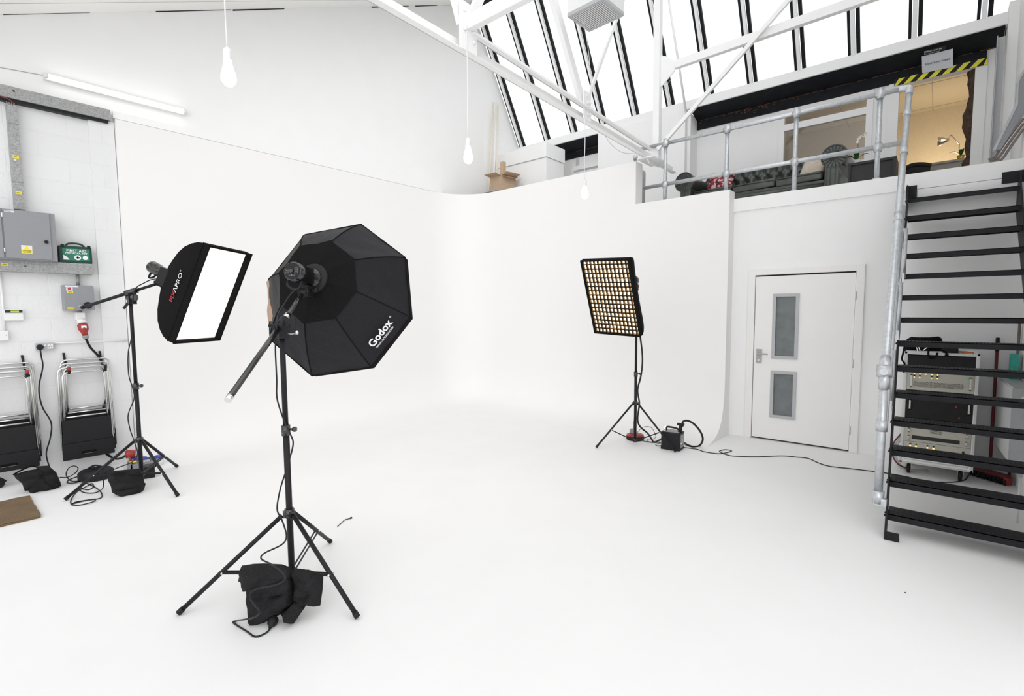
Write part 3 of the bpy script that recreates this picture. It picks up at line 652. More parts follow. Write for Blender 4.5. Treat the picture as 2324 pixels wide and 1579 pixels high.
# folding chairs on hooks
def fchair(x, yc, dz_, label, group):
    t = thing('folding_chair', label, 'folding chair', (x, yc, .2), group)
    W, H = .192, 1.09+dz_
    z0 = .565+dz_
    def U(w, zt2, zb2, r, xo, tilt=0):
        c = .05; p = [(x+xo, yc-w-tilt, zb2)]
        for k in range(7): a = pi/2*k/6; p.append((x+xo, yc-w+c-c*math.cos(a), zt2-c+c*math.sin(a)))
        for k in range(7): a = pi/2*k/6; p.append((x+xo, yc+w-c+c*math.sin(a), zt2-c+c*math.cos(a)))
        p.append((x+xo, yc+w+tilt, zb2)); return p
    put('outer_frame', G().tube(U(W, H, .27+dz_, .01, 0, .01), .0095, 8), chrome, t)
    put('inner_frame', G().tube(U(W-.03, H-.045, z0-.05, .01, .014, .006), .0085, 8), chrome, t)
    put('crossbar', G().cyl((x+.018, yc-W+.035, z0+.03), (x+.018, yc+W-.035, z0+.03), .008, 8), chrome, t)
    g = G(); xs0, xs1 = x+.006, x+.028
    g.box((xs0, yc-W-.0, .33+dz_), (xs1, yc+W, z0), bev=.006); put('seat', g, blackp, t)
    g = G(); a, b = .165+dz_, .33+dz_; w = W+.012
    g.box((xs0-.002, yc-w, a+.07), (xs1+.004, yc+w, b)); g.box((xs0-.002, yc-w, a), (xs1+.004, yc+w, a+.035)); g.box((xs0-.002, yc-w, a+.035), (xs1+.004, yc-.07+.01, a+.07)); g.box((xs0-.002, yc+.055, a+.035), (xs1+.004, yc+w, a+.07))
    put('backrest', g, blackp, t)
    return t
base_l = [('front', -6.575), ('middle', -6.62), ('rear', -6.665)]
for nm, yc in (('right-hand', 1.04), ('left-hand', .45)):
    for i, (pos, x) in enumerate(base_l):
        k = x/-6.7
        fchair(x, yc*k+.012*i, .035*i-.01, f'{pos} folding chair of the {nm} hanging stack on the wall hooks', 'folding chairs hung on the block wall')
for y, w in ((.905, 'left hook of the right-hand chair stack'), (1.192, 'right hook of the right-hand chair stack'), (.602, 'hook of the left-hand chair stack')):
    yk, zk = LW(y, 1.22, -6.64)
    t = thing('wall_hook', 'black wall hook with red tip, '+w, 'hook', (XL, yk, 1.0), 'hooks carrying the folding chairs')
    put('strip', G().bar((XL+.008, yk, zk), (XL+.02, yk+.012, 1.08), .018, .012, (1, 0, 0)), blackp, t)
    put('arm', G().tube(spline([(XL+.02, yk+.012, 1.09), (XL+.07, yk+.014, 1.035), (XL+.15, yk+.012, 1.03), (XL+.165, yk+.012, 1.06)], 4), .012, 8), blackp, t)
    put('tip', G().cyl((XL+.165, yk+.012, 1.055), (XL+.165, yk+.012, 1.09), .013, 8), redm if y != 1.192 else blackp, t)

# ================================================================ LIGHT STANDS
def knob(g, p, d, r=.014, L=.04): g.cyl(p, V(p)+V(d)*L, r*.5, 8); g.lathe(V(p)+V(d)*L, d, ((r, 0), (r*1.2, .01), (r, .02)), 10)
def light_stand(name, label, c, feet, zh, z0, secs, r=.0175, bpos=.6, legr=.0125):
    cx, cy = c; t = thing(name, label, 'light stand', (cx, cy, 0))
    for i in range(len(secs)-1):
        p = put('pole_section', G().cyl((cx, cy, secs[i]), (cx, cy, secs[i+1]+.02), r-.0025*i, 18), blackm, t)
        if i: 
            g = G().cyl((cx, cy, secs[i]-.035), (cx, cy, secs[i]+.025), r+.007, 14); knob(g, (cx+.02*RT.x, cy+.02*RT.y, secs[i]), V((RT.x, RT.y, 0)).normalized(), .013, .02); put('collar', g, blackg, t)
    g = G().cyl((cx, cy, zh-.02), (cx, cy, zh+.03), r+.009, 14)
    for f in feet:
        d = (V((f[0], f[1], 0))-V((cx, cy, 0))).normalized(); p = V((cx, cy, zh))+d*.035; g.bar((cx, cy, zh), p, .03, .035)
    put('hub', g, blackg, t)
    put('lower_collar', G().cyl((cx, cy, z0-.02), (cx, cy, z0+.02), r+.006, 12), blackg, t)
    for f in feet:
        d = (V((f[0], f[1], 0))-V((cx, cy, 0))).normalized(); a = V((cx, cy, zh-.005))+d*.04; e = V((f[0], f[1], .012))
        lg = put('leg', G().cyl(a, e, legr, 12), blackm, t)
        dd = (e-a).normalized(); sub('foot_cap', G().cyl(e-dd*.03, e, legr+.003, 12), blackp, lg)
        m = a.lerp(e, bpos); s_ = V((0, 0, 1)).cross(d)*.011; q = V((cx, cy, z0))+d*.015
        put('brace', G().bar(q+s_, m+s_, .004, .012).bar(q-s_, m-s_, .004, .012), blackm, t)
        sub('rivet', G().cyl(m-s_*1.9, m+s_*1.9, .005, 8), chrome, lg)
    return t
def flash(label, front, rear, r, bracket=True, upd=V((0, 0, 1)), txt=None):
    ax = (V(rear)-V(front)); L = ax.length; ax.normalize(); sx = ax.cross(upd).normalized(); u = sx.cross(ax)
    t = thing('studio_flash', label, 'studio flash', V(front))
    put('body', G().lathe(front, ax, ((r*1.05, -.02), (r*1.05, .03), (r*.95, .035), (r*.95, L*.6), (r, L*.65), (r, L-.01), (r*.93, L)), 32), blackg, t)
    put('mount_ring', G().lathe(front, ax, ((r*1.25, -.035), (r*1.25, -.01), (r*1.12, .0)), 32), blackp, t)
    bk = put('control_panel', G().lathe(rear, ax, ((r*.86, 0), (r*.86, .003)), 32), blackp, t)
    sub('dial', G().lathe(V(rear)+ax*.003, ax, ((r*.2, 0), (r*.18, .012)), 16), blackg, bk)
    g = G()
    for a_, b_ in ((-.5, .15), (-.5, -.15), (.48, .25), (.48, .05), (.48, -.15), (-.15, -.42), (.15, -.42)):
        p = V(rear)+ax*.0035+sx*(a_*r*-1)+u*(b_*r); w = r*.17; hh = r*.07
        for s1, s2, s3, s4 in ((-1, -1, 1, -.8), (-1, .8, 1, 1), (-1, -1, -.92, 1), (.92, -1, 1, 1)): g.slab([p+sx*w*s1+u*hh*s2, p+sx*w*s3+u*hh*s2, p+sx*w*s3+u*hh*s4, p+sx*w*s1+u*hh*s4], ax*.0006)
    sub('button_outlines', g, mgrey, bk)
    hd = [V(rear)-ax*.03-u*r*.8+sx*r*.7, V(rear)-ax*.02-u*r*1.35+sx*r*.62, V(rear)-ax*.025-u*r*1.75+sx*r*.1, V(rear)-ax*.03-u*r*1.7-sx*r*.5, V(rear)-ax*.05-u*r*.9-sx*r*.6]
    put('grab_handle', G().tube(spline(hd, 5), .009, 8), blackp, t)
    g = G().box((-.022, -.03, -.05), (.022, .03, .02), Matrix(((sx.x, ax.x, u.x, 0), (sx.y, ax.y, u.y, 0), (sx.z, ax.z, u.z, 0), (0, 0, 0, 1))).to_4x4()); bmesh.ops.translate(g.bm, verts=g.bm.verts, vec=V(front)+ax*.07-u*(r+.02))
    knob(g, V(front)+ax*.07-u*(r+.03)-sx*.02, -sx, .014, .03); put('tilt_bracket', g, blackp, t)
    if txt: put('lettering', text_g(txt, V(front)+ax*L*.5+(-sx)*(r*.96), -ax, u, .03, .003), whiteink, t)
    return t, ax, sx, u

# ---- stand 1 (octabox)
S1 = (-2.82, 1.31)
st1 = light_stand('light_stand', 'tall black tripod boom stand in the foreground carrying the octagonal softbox', S1, ((-3.033, .789), (-2.258, 1.386), (-3.173, 1.753)), .45, .10, (.10, .947, 1.5))
C0 = V((-2.82, 1.31, 1.552)); B1 = dep(690, 662, 3.12); tip = C0+(C0-B1)*1.72
bd = (B1-C0).normalized()
bm_ = put('boom_arm', G().cyl(tip, C0+bd*.1, .0145, 18).cyl(C0+bd*.1, B1, .0125, 18), blackg, st1)
sub('end_cap', G().cyl(tip-bd*.012, tip+bd*.022, .0165, 16), chrome, bm_, 'chrome end cap')
sub('lock_ring', G().cyl(C0+bd*.05, C0+bd*.10, .0175, 16), chrome, bm_)
g = G().box((C0.x-.03, C0.y-.03, 1.47), (C0.x+.03, C0.y+.03, 1.545)); g.cyl(C0-bd*.05, C0+bd*.05, .024, 14); rx = V((RT.x, RT.y, 0)); g.cyl(C0-rx*.07+V((0, 0, -.01)), C0+rx*.05+V((0, 0, -.01)), .011, 10)
put('boom_clamp', g, blackp, st1)
g = G().tube(spline([C0+V((0, 0, -.05)), C0+rx*.05+V((0, 0, -.055)), C0+rx*.085+V((0, 0, -.05))], 4), .005, 8).lathe(C0+rx*.085+V((0, 0, -.06)), (0, 0, 1), ((.008, 0), (.011, .01), (.008, .022)), 10); put('clamp_lever', g, chrome, st1)
g = G().box((-.03, -.006, -.045), (.03, .006, .04)); bmesh.ops.transform(g.bm, matrix=Matrix.Translation(C0+rx*.05+V((0, 0, -.01))) @ Matrix.Rotation(YAW, 4, 'Z'), verts=g.bm.verts); put('clamp_plate', g, blackp, st1)
g = G().cyl(B1-bd*.045, B1+bd*.01, .02, 12); g.cyl(B1-rx*.04, B1+rx*.03, .009, 8); put('boom_head', g, blackp, st1)
# octabox
oc = CAM+(V((-2.718, 1.6, 1.695))-CAM)*1.263; on = V((.509, -.829, .233)).normalized()
apex = dep(712, 632, 3.31); rearp = dep(663, 615, 3.07); axo = (rearp-apex).normalized()
ob = thing('octagonal_softbox', 'big black octagonal softbox facing away on the foreground boom', 'softbox', oc)
rimpx = [(690,534),(818,510),(920,587),(931,715),(843,834),(708,855),(612,772),(613,632)]
def onplane(u, v, p, n): d = ray(u, v); return CAM+d*((p-CAM).dot(n)/d.dot(n))
rim = [onplane(u, v, oc, on) for u, v in rimpx]
cr = sum(rim, V())/8
# regularise the rim on its circle
x1 = V((.824, .547, .145)); x1 = (x1-on*x1.dot(on)).normalized(); y1_ = on.cross(x1)
rim = [cr+(x1*math.cos(math.radians(112.5-45*k))+y1_*math.sin(math.radians(112.5-45*k)))*.6 for k in range(8)]
avg = lambda k, t, hh: (cr.lerp(rim[k], t))+(apex-cr)*hh
mid = [avg(k, .47, .86) for k in range(8)]
outer = [avg(k, .80, .50) for k in range(8)]
ring = [avg(k, .16, 1.0) for k in range(8)]
def panels(A, B, name, inset=0., nseg=7, sag=.012, m=nylon):
    out = []
    for k in range(8):
        a0, a1, b0, b1 = A[k], A[(k+1) % 8], B[k], B[(k+1) % 8]; rows = []
        cc = (a0+a1+b0+b1)/4; nn = (cc-(cr+(apex-cr)*.3)).normalized()
        for i in range(nseg+1):
            t = i/nseg; p = a0.lerp(b0, t); q = a1.lerp(b1, t)
            rows.append([p.lerp(q, s/8)-nn*sag*(1-(2*s/8-1)**2)*(1-.6*abs(2*t-1))+nn*.004*math.sin(7*t+3*k+s)*(1-(2*s/8-1)**2) for s in range(9)])
        g = G().grid(rows); out.append(g)
    return out
def prof_ring(t): # smooth profile along rod between rim(0) and mid(1)
    P = ((1., 0.), (.765, .45), (.47, .86)); a = (1-t)**2; b_ = 2*t*(1-t); c_ = t*t
    # quadratic through points
    r_ = P[0][0]*(1-t)*(1-2*t)+P[1][0]*4*t*(1-t)+P[2][0]*t*(2*t-1); h_ = P[0][1]*(1-t)*(1-2*t)+P[1][1]*4*t*(1-t)+P[2][1]*t*(2*t-1); return r_, h_
octp = []
for k in range(8):
    rows = []
    for i in range(10):
        r_, h_ = prof_ring(i/9); p = cr.lerp(rim[k], r_)+(apex-cr)*h_; q = cr.lerp(rim[(k+1) % 8], r_)+(apex-cr)*h_
        nn = ((p+q)/2-(cr+(apex-cr)*.2)).normalized(); t = i/9
        rows.append([p.lerp(q, s/8)-nn*(.016*(1-(2*s/8-1)**2)*math.sin(pi*min(1, max(0, t)))+.004*math.sin(9*t+2.3*k+s*1.3)*(1-(2*s/8-1)**2)) for s in range(9)])
    octp.append(rows); put('shell_panel', G().grid(rows), nylon, ob)
for g in panels([avg(k, .50, .865) for k in range(8)], ring, 'x', sag=.01): put('inner_panel', g, fabric, ob)
g = G()
for k in range(8): g.tube([cr.lerp(rim[k], prof_ring(i/9)[0])+(apex-cr)*prof_ring(i/9)[1] for i in range(10)], .0045, 6)
put('rib_seams', g, fabric, ob)
lipf = [p-on*.055 for p in rim]
for k in range(8):
    if k == 6: continue
    put('rim_skirt', G().slab([rim[k], rim[(k+1) % 8], lipf[(k+1) % 8], lipf[k]], (rim[k]-cr).normalized()*-.003), fabric, ob)
put('rim_piping', G().tube(rim, .006, 8, closed=True), fabric, ob)
put('diffuser', G()._add([p-on*.02 for p in rim], (tuple(range(8)),))[0] and (lambda gg: gg)(G().slab([cr.lerp(p, .985)-on*.02 for p in rim], -on*.002)), diffw, ob)
# tan fabric flap at the left rim
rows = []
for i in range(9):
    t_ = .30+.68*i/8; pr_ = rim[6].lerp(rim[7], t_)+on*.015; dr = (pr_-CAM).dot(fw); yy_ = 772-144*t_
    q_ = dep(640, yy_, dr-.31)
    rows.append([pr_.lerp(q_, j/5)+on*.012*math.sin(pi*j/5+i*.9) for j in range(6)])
put('rim_flap', G().grid(rows), tanf, ob, 'tan fabric flap at the left rim')
put('speed_ring', G().lathe(apex-on*.02, on, ((.10, 0), (.10, .028), (.09, .036), (.06, .038)), 32), blackp, ob)
# lettering on the lower right panel (between rim 3 and rim 4)
def panel_frame(rows, s, t): # point, tangent along rim, tangent to apex
    i = t*9; i0 = min(8, int(i)); j = s*8; j0 = min(7, int(j)); p = rows[i0][j0].lerp(rows[i0][j0+1], j-j0).lerp(rows[i0+1][j0].lerp(rows[i0+1][j0+1], j-j0), i-i0)
    return p, rows[i0][8]-rows[i0][0], rows[i0+1][4]-rows[i0][4]
p, tx, ty = panel_frame(octp[3], .5, .27); tx = -tx
put('lettering', text_g('Godox', p, tx, ty, .082, .03, bold=.002, sx=.95), whiteink, ob, 'white printed wordmark')
p2, tx2, ty2 = panel_frame(octp[3], .5, .165)
put('lettering', text_g('WWW.GODOX.COM', p2, tx, ty, .021, .028, bold=.0004, sx=.95), whiteink, ob)
put('lettering', text_g('®', p+tx.normalized()*.135+ty.normalized()*.02, tx, ty, .02, .03), whiteink, ob)
flash('black studio flash behind the octagonal softbox with its control panel towards us', apex, rearp, .06)
# ---- stand 2 (left)
S2 = (-5.58, 1.23)
st2 = light_stand('light_stand', 'black tripod boom stand by the block wall carrying the tilted rectangular softbox', S2, ((-5.694, .702), (-5.033, 1.36), (-6.015, 1.633)), .445, .13, (.12, .953, 1.78), legr=.013)
C2 = V((-5.575, 1.24, 1.81)); H2 = dep(368, 640, 4.6); T2 = dep(186, 698, 4.62)
bd = (H2-C2).normalized(); T2 = C2+(T2-C2)
bm_ = put('boom_arm', G().cyl(T2, C2, .0145, 16).cyl(C2, H2, .0125, 16), blackm, st2); sub('end_cap', G().cyl(T2, T2+(C2-T2).normalized()*.03, .017, 12), blackp, bm_)
g = G().box((C2.x-.03, C2.y-.03, 1.70), (C2.x+.03, C2.y+.03, 1.80)); g.cyl(C2-bd*.05, C2+bd*.05, .027, 12); g.lathe(C2-rx*.035+V((0, 0, -.05)), rx, ((.03, 0), (.034, .03), (.034, .05), (.03, .075)), 14); put('boom_clamp', g, blackg, st2)
put('clamp_lever', G().bar(C2+V((0, 0, -.06)), C2-rx*.08+V((0, 0, -.15)), .012, .02), blackp, st2)
g = G().cyl(H2-bd*.05, H2+bd*.02, .02, 12); knob(g, H2, (0, 0, -1), .012, .04); put('boom_head', g, blackp, st2)
# rectangular softboxes
def softbox(label, c, n, xd, yd, w, h, D, grid=False, txtside=-1, apexpt=None, bulge=1.0, dm=None):
    n = V(n).normalized(); c = V(c)-n*.058; xd = V(xd); xd = (xd-n*xd.dot(n)).normalized(); yd = n.cross(xd)
    t = thing('rectangular_softbox', label, 'softbox', c)
    ap = c-n*D if apexpt is None else V(apexpt)
    prof = ((1, 0), (.965, .14), (.885, .31), (.765, .49), (.60, .67), (.40, .84), (.2, 1.0))
    cor = ((-1, 1), (1, 1), (1, -1), (-1, -1))
    def P(sx_, sy_, r_, h_): return c.lerp(ap, h_)+xd*(sx_*w/2*r_)+yd*(sy_*h/2*r_)
    sides = []
    for k in range(4):
        a, b_ = cor[k], cor[(k+1) % 4]; rows = []
        nn = (xd*(a[0]+b_[0])+yd*(a[1]+b_[1])).normalized()
        for i, (r_, h_) in enumerate(prof):
            p, q = P(*a, r_, h_), P(*b_, r_, h_); tt = i/(len(prof)-1)
            rows.append([p.lerp(q, s/8)-nn*.010*(1-(2*s/8-1)**2)*math.sin(pi*tt) for s in range(9)])
        sides.append(rows); put('side_panel', G().grid(rows), fabric, t)
    g = G(); L = .058
    for k in range(4):
        a, b_ = cor[k], cor[(k+1) % 4]; p, q = P(*a, 1, 0), P(*b_, 1, 0); ins = -(xd*(a[0]+b_[0])+yd*(a[1]+b_[1])).normalized()*.004
        g.slab([p, q, q+n*L, p+n*L], ins)
        g.slab([p+ins*0+n*L, q+n*L, q+n*L+ins*4, p+n*L+ins*4], n*-.003)
    put('front_lip', g, fabric, t)
    ring_ = [P(*a, 1, 0)+n*L for a in cor]; put('lip_piping', G().tube(ring_, .007, 8, closed=True).tube([P(*a, 1, 0) for a in cor], .006, 8, closed=True), fabric, t)
    f = .985; put('diffuser', G().slab([c+xd*(a[0]*w/2*f)+yd*(a[1]*h/2*f)+n*.003 for a in cor], n*-.002), dm, t)
    if grid:
        g = G(); nx, ny = 12, 17; rnd = random.Random(4)
        for i in range(0, nx+1):
            x = -w/2*f+w*f*i/nx; pts0 = []
            rows = [[c+xd*(x+rnd.uniform(-.0025, .0025))+yd*(h*f/2-h*f*j/ny)+n*z for j in range(ny+1)] for z in (.004, .031)]
            A, B = rows; tk = xd*.0016
            g.grid([[p-tk for p in A], [p-tk for p in B], [p+tk for p in B], [p+tk for p in A]], False)
        for j in range(0, ny+1):
            y = h/2*f-h*f*j/ny
            rows = [[c+xd*(-w/2*f+w*f*i/nx)+yd*(y+rnd.uniform(-.0025, .0025))+n*z for i in range(nx+1)] for z in (.004, .031)]
            A, B = rows; tk = yd*.0016
            g.grid([[p-tk for p in A], [p-tk for p in B], [p+tk for p in B], [p+tk for p in A]], False)
        gs = put('grid_walls', g, gridm, t, 'egg-crate fabric grid')
        g = G()
        for i in range(0, nx+1):
            x = -w/2*f+w*f*i/nx; g.bar(c+xd*x+yd*h*f/2+n*.035, c+xd*x-yd*h*f/2+n*.035, .008, .008, n)
        for j in range(0, ny+1):
            y = h/2*f-h*f*j/ny; g.bar(c-xd*w*f/2+yd*y+n*.035, c+xd*w*f/2+yd*y+n*.035, .008, .008, n)
        sub('grid_front_edge', g, fabric, gs)  # front edges of the grid in plain black, without the glow tint
    # lettering on the side
    k = 3 if txtside < 0 else 1
    rows = sides[k]; p = rows[1][4].lerp(rows[3][4], .35); back_ = (rows[3][4]-rows[1][4]).normalized(); bx_ = yd if txtside < 0 else -yd
    off = .0
    A_ = p-bx_*.085; B_ = p+bx_*.045
    put('lettering', text_g('PIX', A_, bx_, back_, .068, .014), redink, t, 'red printed letters'); put('lettering', text_g('ΛPRO', B_, bx_, back_, .068, .014), whiteink, t, 'white printed letters')
    put('lettering', text_g('®', B_+bx_*.10+back_*.02, bx_, back_, .022, .014), whiteink, t)
    put('speed_ring', G().lathe(ap, -n, ((.075, -.02), (.075, .01)), 20), blackp, t)
    sidev = xd*txtside
    put('vent_flap', G().slab([ap+sidev*.085+yd*.08+n*.05, ap+sidev*.085-yd*.08+n*.05, ap+sidev*.1-yd*.075-n*.03, ap+sidev*.1+yd*.075-n*.03], sidev*.006), blackp, t)
    return t, ap, n
t, ap, n = softbox('lit white rectangular softbox on the left boom, tilted down to the right', (-5.005, 1.732, 1.764), (.743, .535, -.403), (-.589, .808, -.014), None, .6, .9, .48, apexpt=dep(385, 628, 4.53), dm=diffw)
flash('black studio flash on the left softbox beside the block wall', dep(384, 627, 4.54), dep(345, 605, 4.62), .056)
# ---- stand 3 (right)
S3 = (-2.69, 5.437)
st3 = light_stand('light_stand', 'black tripod stand against the back cove carrying the gridded softbox', S3, ((-2.968, 5.005), (-2.176, 5.411), (-2.92, 5.87)), .5, .05, (.04, .855, 1.85), r=.0165, bpos=.6, legr=.011)
t, ap, n = softbox('lit rectangular softbox with black egg-crate grid by the back wall', (-2.786, 4.985, 1.739), (-.055, -.918, -.394), (.998, -.04, -.047), None, .6, .9, .36, grid=True, txtside=1, dm=diffg)
flash('black flash head almost hidden behind the gridded softbox', ap, ap-n*.16+V((0, 0, .0)), .06)

# ================================================================ SANDBAGS
def sandbag(label, pouches, loc, straps=()):
    t = thing('sandbag', label, 'sandbag', loc)
    for i, (pts, th, sd_) in enumerate(pouches): put('pouch', G().pillow(pts, th, sd_, wr=.018), bagm, t)
    for s_ in straps: put('strap', G().tube(spline(s_, 5), .007, 6), fabric, t)
    return t
def dp(lst, d0, d1=None, ref=None):
    out = []
    for u, v in lst: out.append(dep(u, v, d0))
    return out
# foreground bag: plane leaning from the brace down to the floor
def planepts(lst, P, nrm): return [onplane(u, v, P, nrm) for u, v in lst]
N1 = V((.66, -.70, .30)).normalized()
sandbag('large black sandbag draped over the braces of the foreground stand', [
    (planepts([(556,1300),(598,1290),(640,1290),(664,1300),(668,1340),(668,1368),(640,1392),(605,1410),(580,1424),(563,1429),(562,1380),(558,1345)], flo(575, 1428)+V((-.04, .04, 0)), N1), .055, 1),
    (planepts([(549,1283),(575,1279),(600,1278),(640,1280),(662,1288),(668,1300),(667,1312),(640,1322),(600,1330),(572,1340),(551,1343),(546,1321),(540,1319),(545,1300)], flo(575, 1428)+V((-.04, .04, 0)), N1), .078, 6),
    (planepts([(566,1376),(600,1362),(640,1345),(667,1330),(668,1368),(640,1388),(610,1396),(580,1408),(564,1410)], flo(575, 1428)+V((-.04, .04, 0)), N1), .070, 9),
    (planepts([(664,1288),(690,1291),(720,1298),(734,1306),(732,1340),(727,1374),(712,1370),(700,1368),(690,1380),(666,1414),(645,1405),(635,1392),(655,1380),(666,1370)], flo(668, 1412)+V((-.02, .02, 0)), N1), .05, 2),
    (planepts([(668,1292),(700,1292),(716,1297),(714,1330),(706,1362),(690,1366),(672,1352)], flo(668, 1412)+V((-.02, .02, 0)), N1), .066, 17),
    (planepts([(640,1392),(668,1366),(692,1378),(666,1415),(650,1408)], flo(664, 1416), N1), .03, 5)], flo(600, 1424))
N2 = V((.95, -.28, .2)).normalized()
sandbag('black sandbag hung on the stand beside the block wall', [
    (planepts([(243,1072),(265,1069),(290,1068),(318,1064),(326,1080),(327,1094),(331,1097),(327,1110),(322,1117),(300,1124),(275,1128),(262,1122),(254,1117),(252,1105),(245,1090)], flo(275, 1127)+V((-.06, .03, 0)), N2), .07, 3),
    (planepts([(240,1070),(320,1062),(324,1076),(243,1086)], flo(275, 1127)+V((-.05, .03, 0)), N2), .06, 11),
    (planepts([(256,1112),(328,1100),(322,1117),(300,1124),(275,1128),(262,1122)], flo(275, 1127)+V((-.05, .03, 0)), N2), .065, 13)], flo(275, 1126))
sandbag('slumped black sandbag on the floor against the block wall near the doormat', [
    (planepts([(30,1077),(60,1068),(82,1064),(110,1057),(122,1068),(134,1084),(139,1102),(124,1112),(108,1118),(92,1117),(72,1124),(64,1113),(56,1114),(50,1097),(36,1086)], flo(90, 1119)+V((-.08, 0, 0)), V((1, -.1, .45)).normalized()), .10, 4),
    (planepts([(80,1058),(110,1056),(128,1072),(138,1096),(124,1110),(104,1100),(92,1078)], flo(90, 1119)+V((-.05, 0, 0)), V((1, -.1, .45)).normalized()), .09, 8)],
    flo(90, 1118), [[at(30, 1077, 0, -6.25), at(50, 1066, 0, -6.28), at(70, 1058, 0, -6.3), at(88, 1060, 0, -6.3)]])

# ================================================================ CABLES AND FLOOR THINGS
def cable(name, label, pts, r, m=blackm, k=6): return tag(put(name, G().tube(spline(pts, k), r, 7), m), label, 'cable')
zf = .006
cable('power_cable', 'black cable from the octagonal softbox flash down its stand to a plug', [dep(673, 655, 3.02), dep(660, 668, 3.0), dep(645, 690, 2.95), dep(632, 712, 2.86), dep(628, 740, 2.76), dep(625, 790, 2.76), dep(628, 860, 2.76), dep(629, 905, 2.76), dep(645, 955, 2.74), dep(659, 985, 2.74), dep(665, 1010, 2.73), dep(650, 1065, 2.73), dep(636, 1110, 2.74), dep(629, 1155, 2.74), dep(640, 1180, 2.70), dep(650, 1215, 2.68), dep(640, 1235, 2.66), dep(600, 1255, 2.62), dep(593, 1268, 2.60), dep(615, 1280, 2.52), dep(640, 1298, 2.44), dep(646, 1315, 2.40), dep(625, 1327, 2.38), dep(580, 1337, 2.36), dep(567, 1355, 2.34), dep(588, 1385, 2.29), dep(584, 1396, 2.29), dep(568, 1403, 2.31), dep(552, 1406, 2.36), flo(535, 1409, .012), flo(530, 1413, zf), flo(560, 1432, zf), flo(580, 1444, zf), flo(603, 1436, zf), flo(615, 1424, .01)], .0042)
t = thing('mains_plug', 'black mains plug lying on the floor by the foreground sandbag', 'plug', flo(622, 1415))
q = flo(620, 1418); put('body', G().lathe(q+V((.0, 0, .022)), (-.5, .5, .15), ((.006, -.045), (.012, -.03), (.024, -.015), (.026, .005), (.024, .012)), 14), blackp, t)
cable('power_cable', 'thin black cable running down the left stand to the coil on the floor', [dep(385, 640, 4.55), dep(352, 633, 4.55), dep(325, 643, 4.52), dep(306, 658, 4.47), dep(300, 700, 4.46), dep(299, 760, 4.46), dep(291, 800, 4.46), dep(292, 850, 4.46), dep(301, 880, 4.46), dep(304, 905, 4.46), dep(291, 940, 4.46), dep(294, 970, 4.46), dep(306, 1005, 4.45), dep(312, 1030, 4.43), dep(300, 1048, 4.5), dep(265, 1062, 4.62), dep(245, 1072, 4.66), dep(236, 1085, 4.6), flo(233, 1108, zf), flo(215, 1118, zf), flo(190, 1117, zf), flo(180, 1108, zf), flo(190, 1095, zf), flo(215, 1105, zf), flo(230, 1118, .012), flo(228, 1130, zf), flo(200, 1134, zf), flo(168, 1142, zf), flo(163, 1145, zf), flo(180, 1146, zf), flo(212, 1138, .012), flo(212, 1133, zf), flo(175, 1138, .012), flo(162, 1143, zf), flo(162, 1132, zf), flo(175, 1115, zf), flo(195, 1104, .012), flo(208, 1097, zf), flo(212, 1104, zf), flo(200, 1111, zf), flo(180, 1107, zf)], .0045, k=5)
cable('power_cable', 'looped black cable on the floor between the wall sandbag and the stand', [flo(136, 1083, zf), flo(155, 1082, zf), dep(172, 1072, 4.95), dep(177, 1062, 4.98), dep(168, 1057, 5.0), dep(156, 1062, 4.98), dep(150, 1076, 4.9), flo(158, 1089, zf), flo(172, 1092, zf), flo(192, 1086, zf), flo(180, 1081, zf), flo(160, 1087, zf), flo(152, 1094, zf), flo(165, 1096, .012), flo(180, 1092, zf), flo(196, 1083, zf)], .0045)
t = thing('cable_reel', 'flat black round cable reel on the floor behind the left stand leg', 'cable reel', flo(215, 1085))
q = flo(215, 1092)+V((-.1, .03, 0)); put('drum', G().lathe(q+V((0, 0, .0)), (0, 0, 1), ((.12, 0), (.14, .02), (.14, .07), (.12, .09), (.05, .1)), 28), blackp, t); put('handle', G().tube(spline([q+V((-.05, -.05, .1)), q+V((-.03, 0, .125)), q+V((.0, .06, .1))], 5), .008, 8), blackp, t); put('knob', G().cyl(q+V((.03, -.02, .1)), q+V((.03, -.02, .13)), .008, 8), blackp, t)
# black box and cleaning supplies behind the left stand
t = thing('black_case', 'small black case on the floor behind the left stand', 'case', flo(345, 1086))
q0, q1 = flo(327, 1087), flo(352, 1083); d_ = (q1-q0).normalized(); nb = V((0, 0, 1)).cross(d_)
g = G().slab([q0, q1, q1+V((0, 0, .10)), q0+V((0, 0, .10))], nb*.12); put('body', g, blackp, t); put('lid', G().slab([q0+V((0, 0, .102))-nb*.003, q1+V((0, 0, .102))-nb*.003, q1+V((0, 0, .115))-nb*.003, q0+V((0, 0, .115))-nb*.003], nb*.126), blackp, t)
q = V((-6.24, 1.36, 0))
t = thing('storage_crate', 'grey low crate of cleaning supplies behind the left stand', 'crate', q)
g = G().box((q.x-.10, q.y-.09, 0), (q.x+.10, q.y+.12, .012)); g.box((q.x-.10, q.y-.09, 0), (q.x-.09, q.y+.12, .09)); g.box((q.x+.09, q.y-.09, 0), (q.x+.10, q.y+.12, .09)); g.box((q.x-.10, q.y-.09, 0), (q.x+.1, q.y-.08, .09)); g.box((q.x-.10, q.y+.11, 0), (q.x+.1, q.y+.12, .09)); put('tray', g, greym, t)
t = thing('industrial_socket', 'red three-phase connector on a white housing behind the left stand', 'socket', (-6.3, 1.27, 0))
put('housing', G().box((-6.35, 1.25, .0), (-6.29, 1.31, .12)), wplast, t)
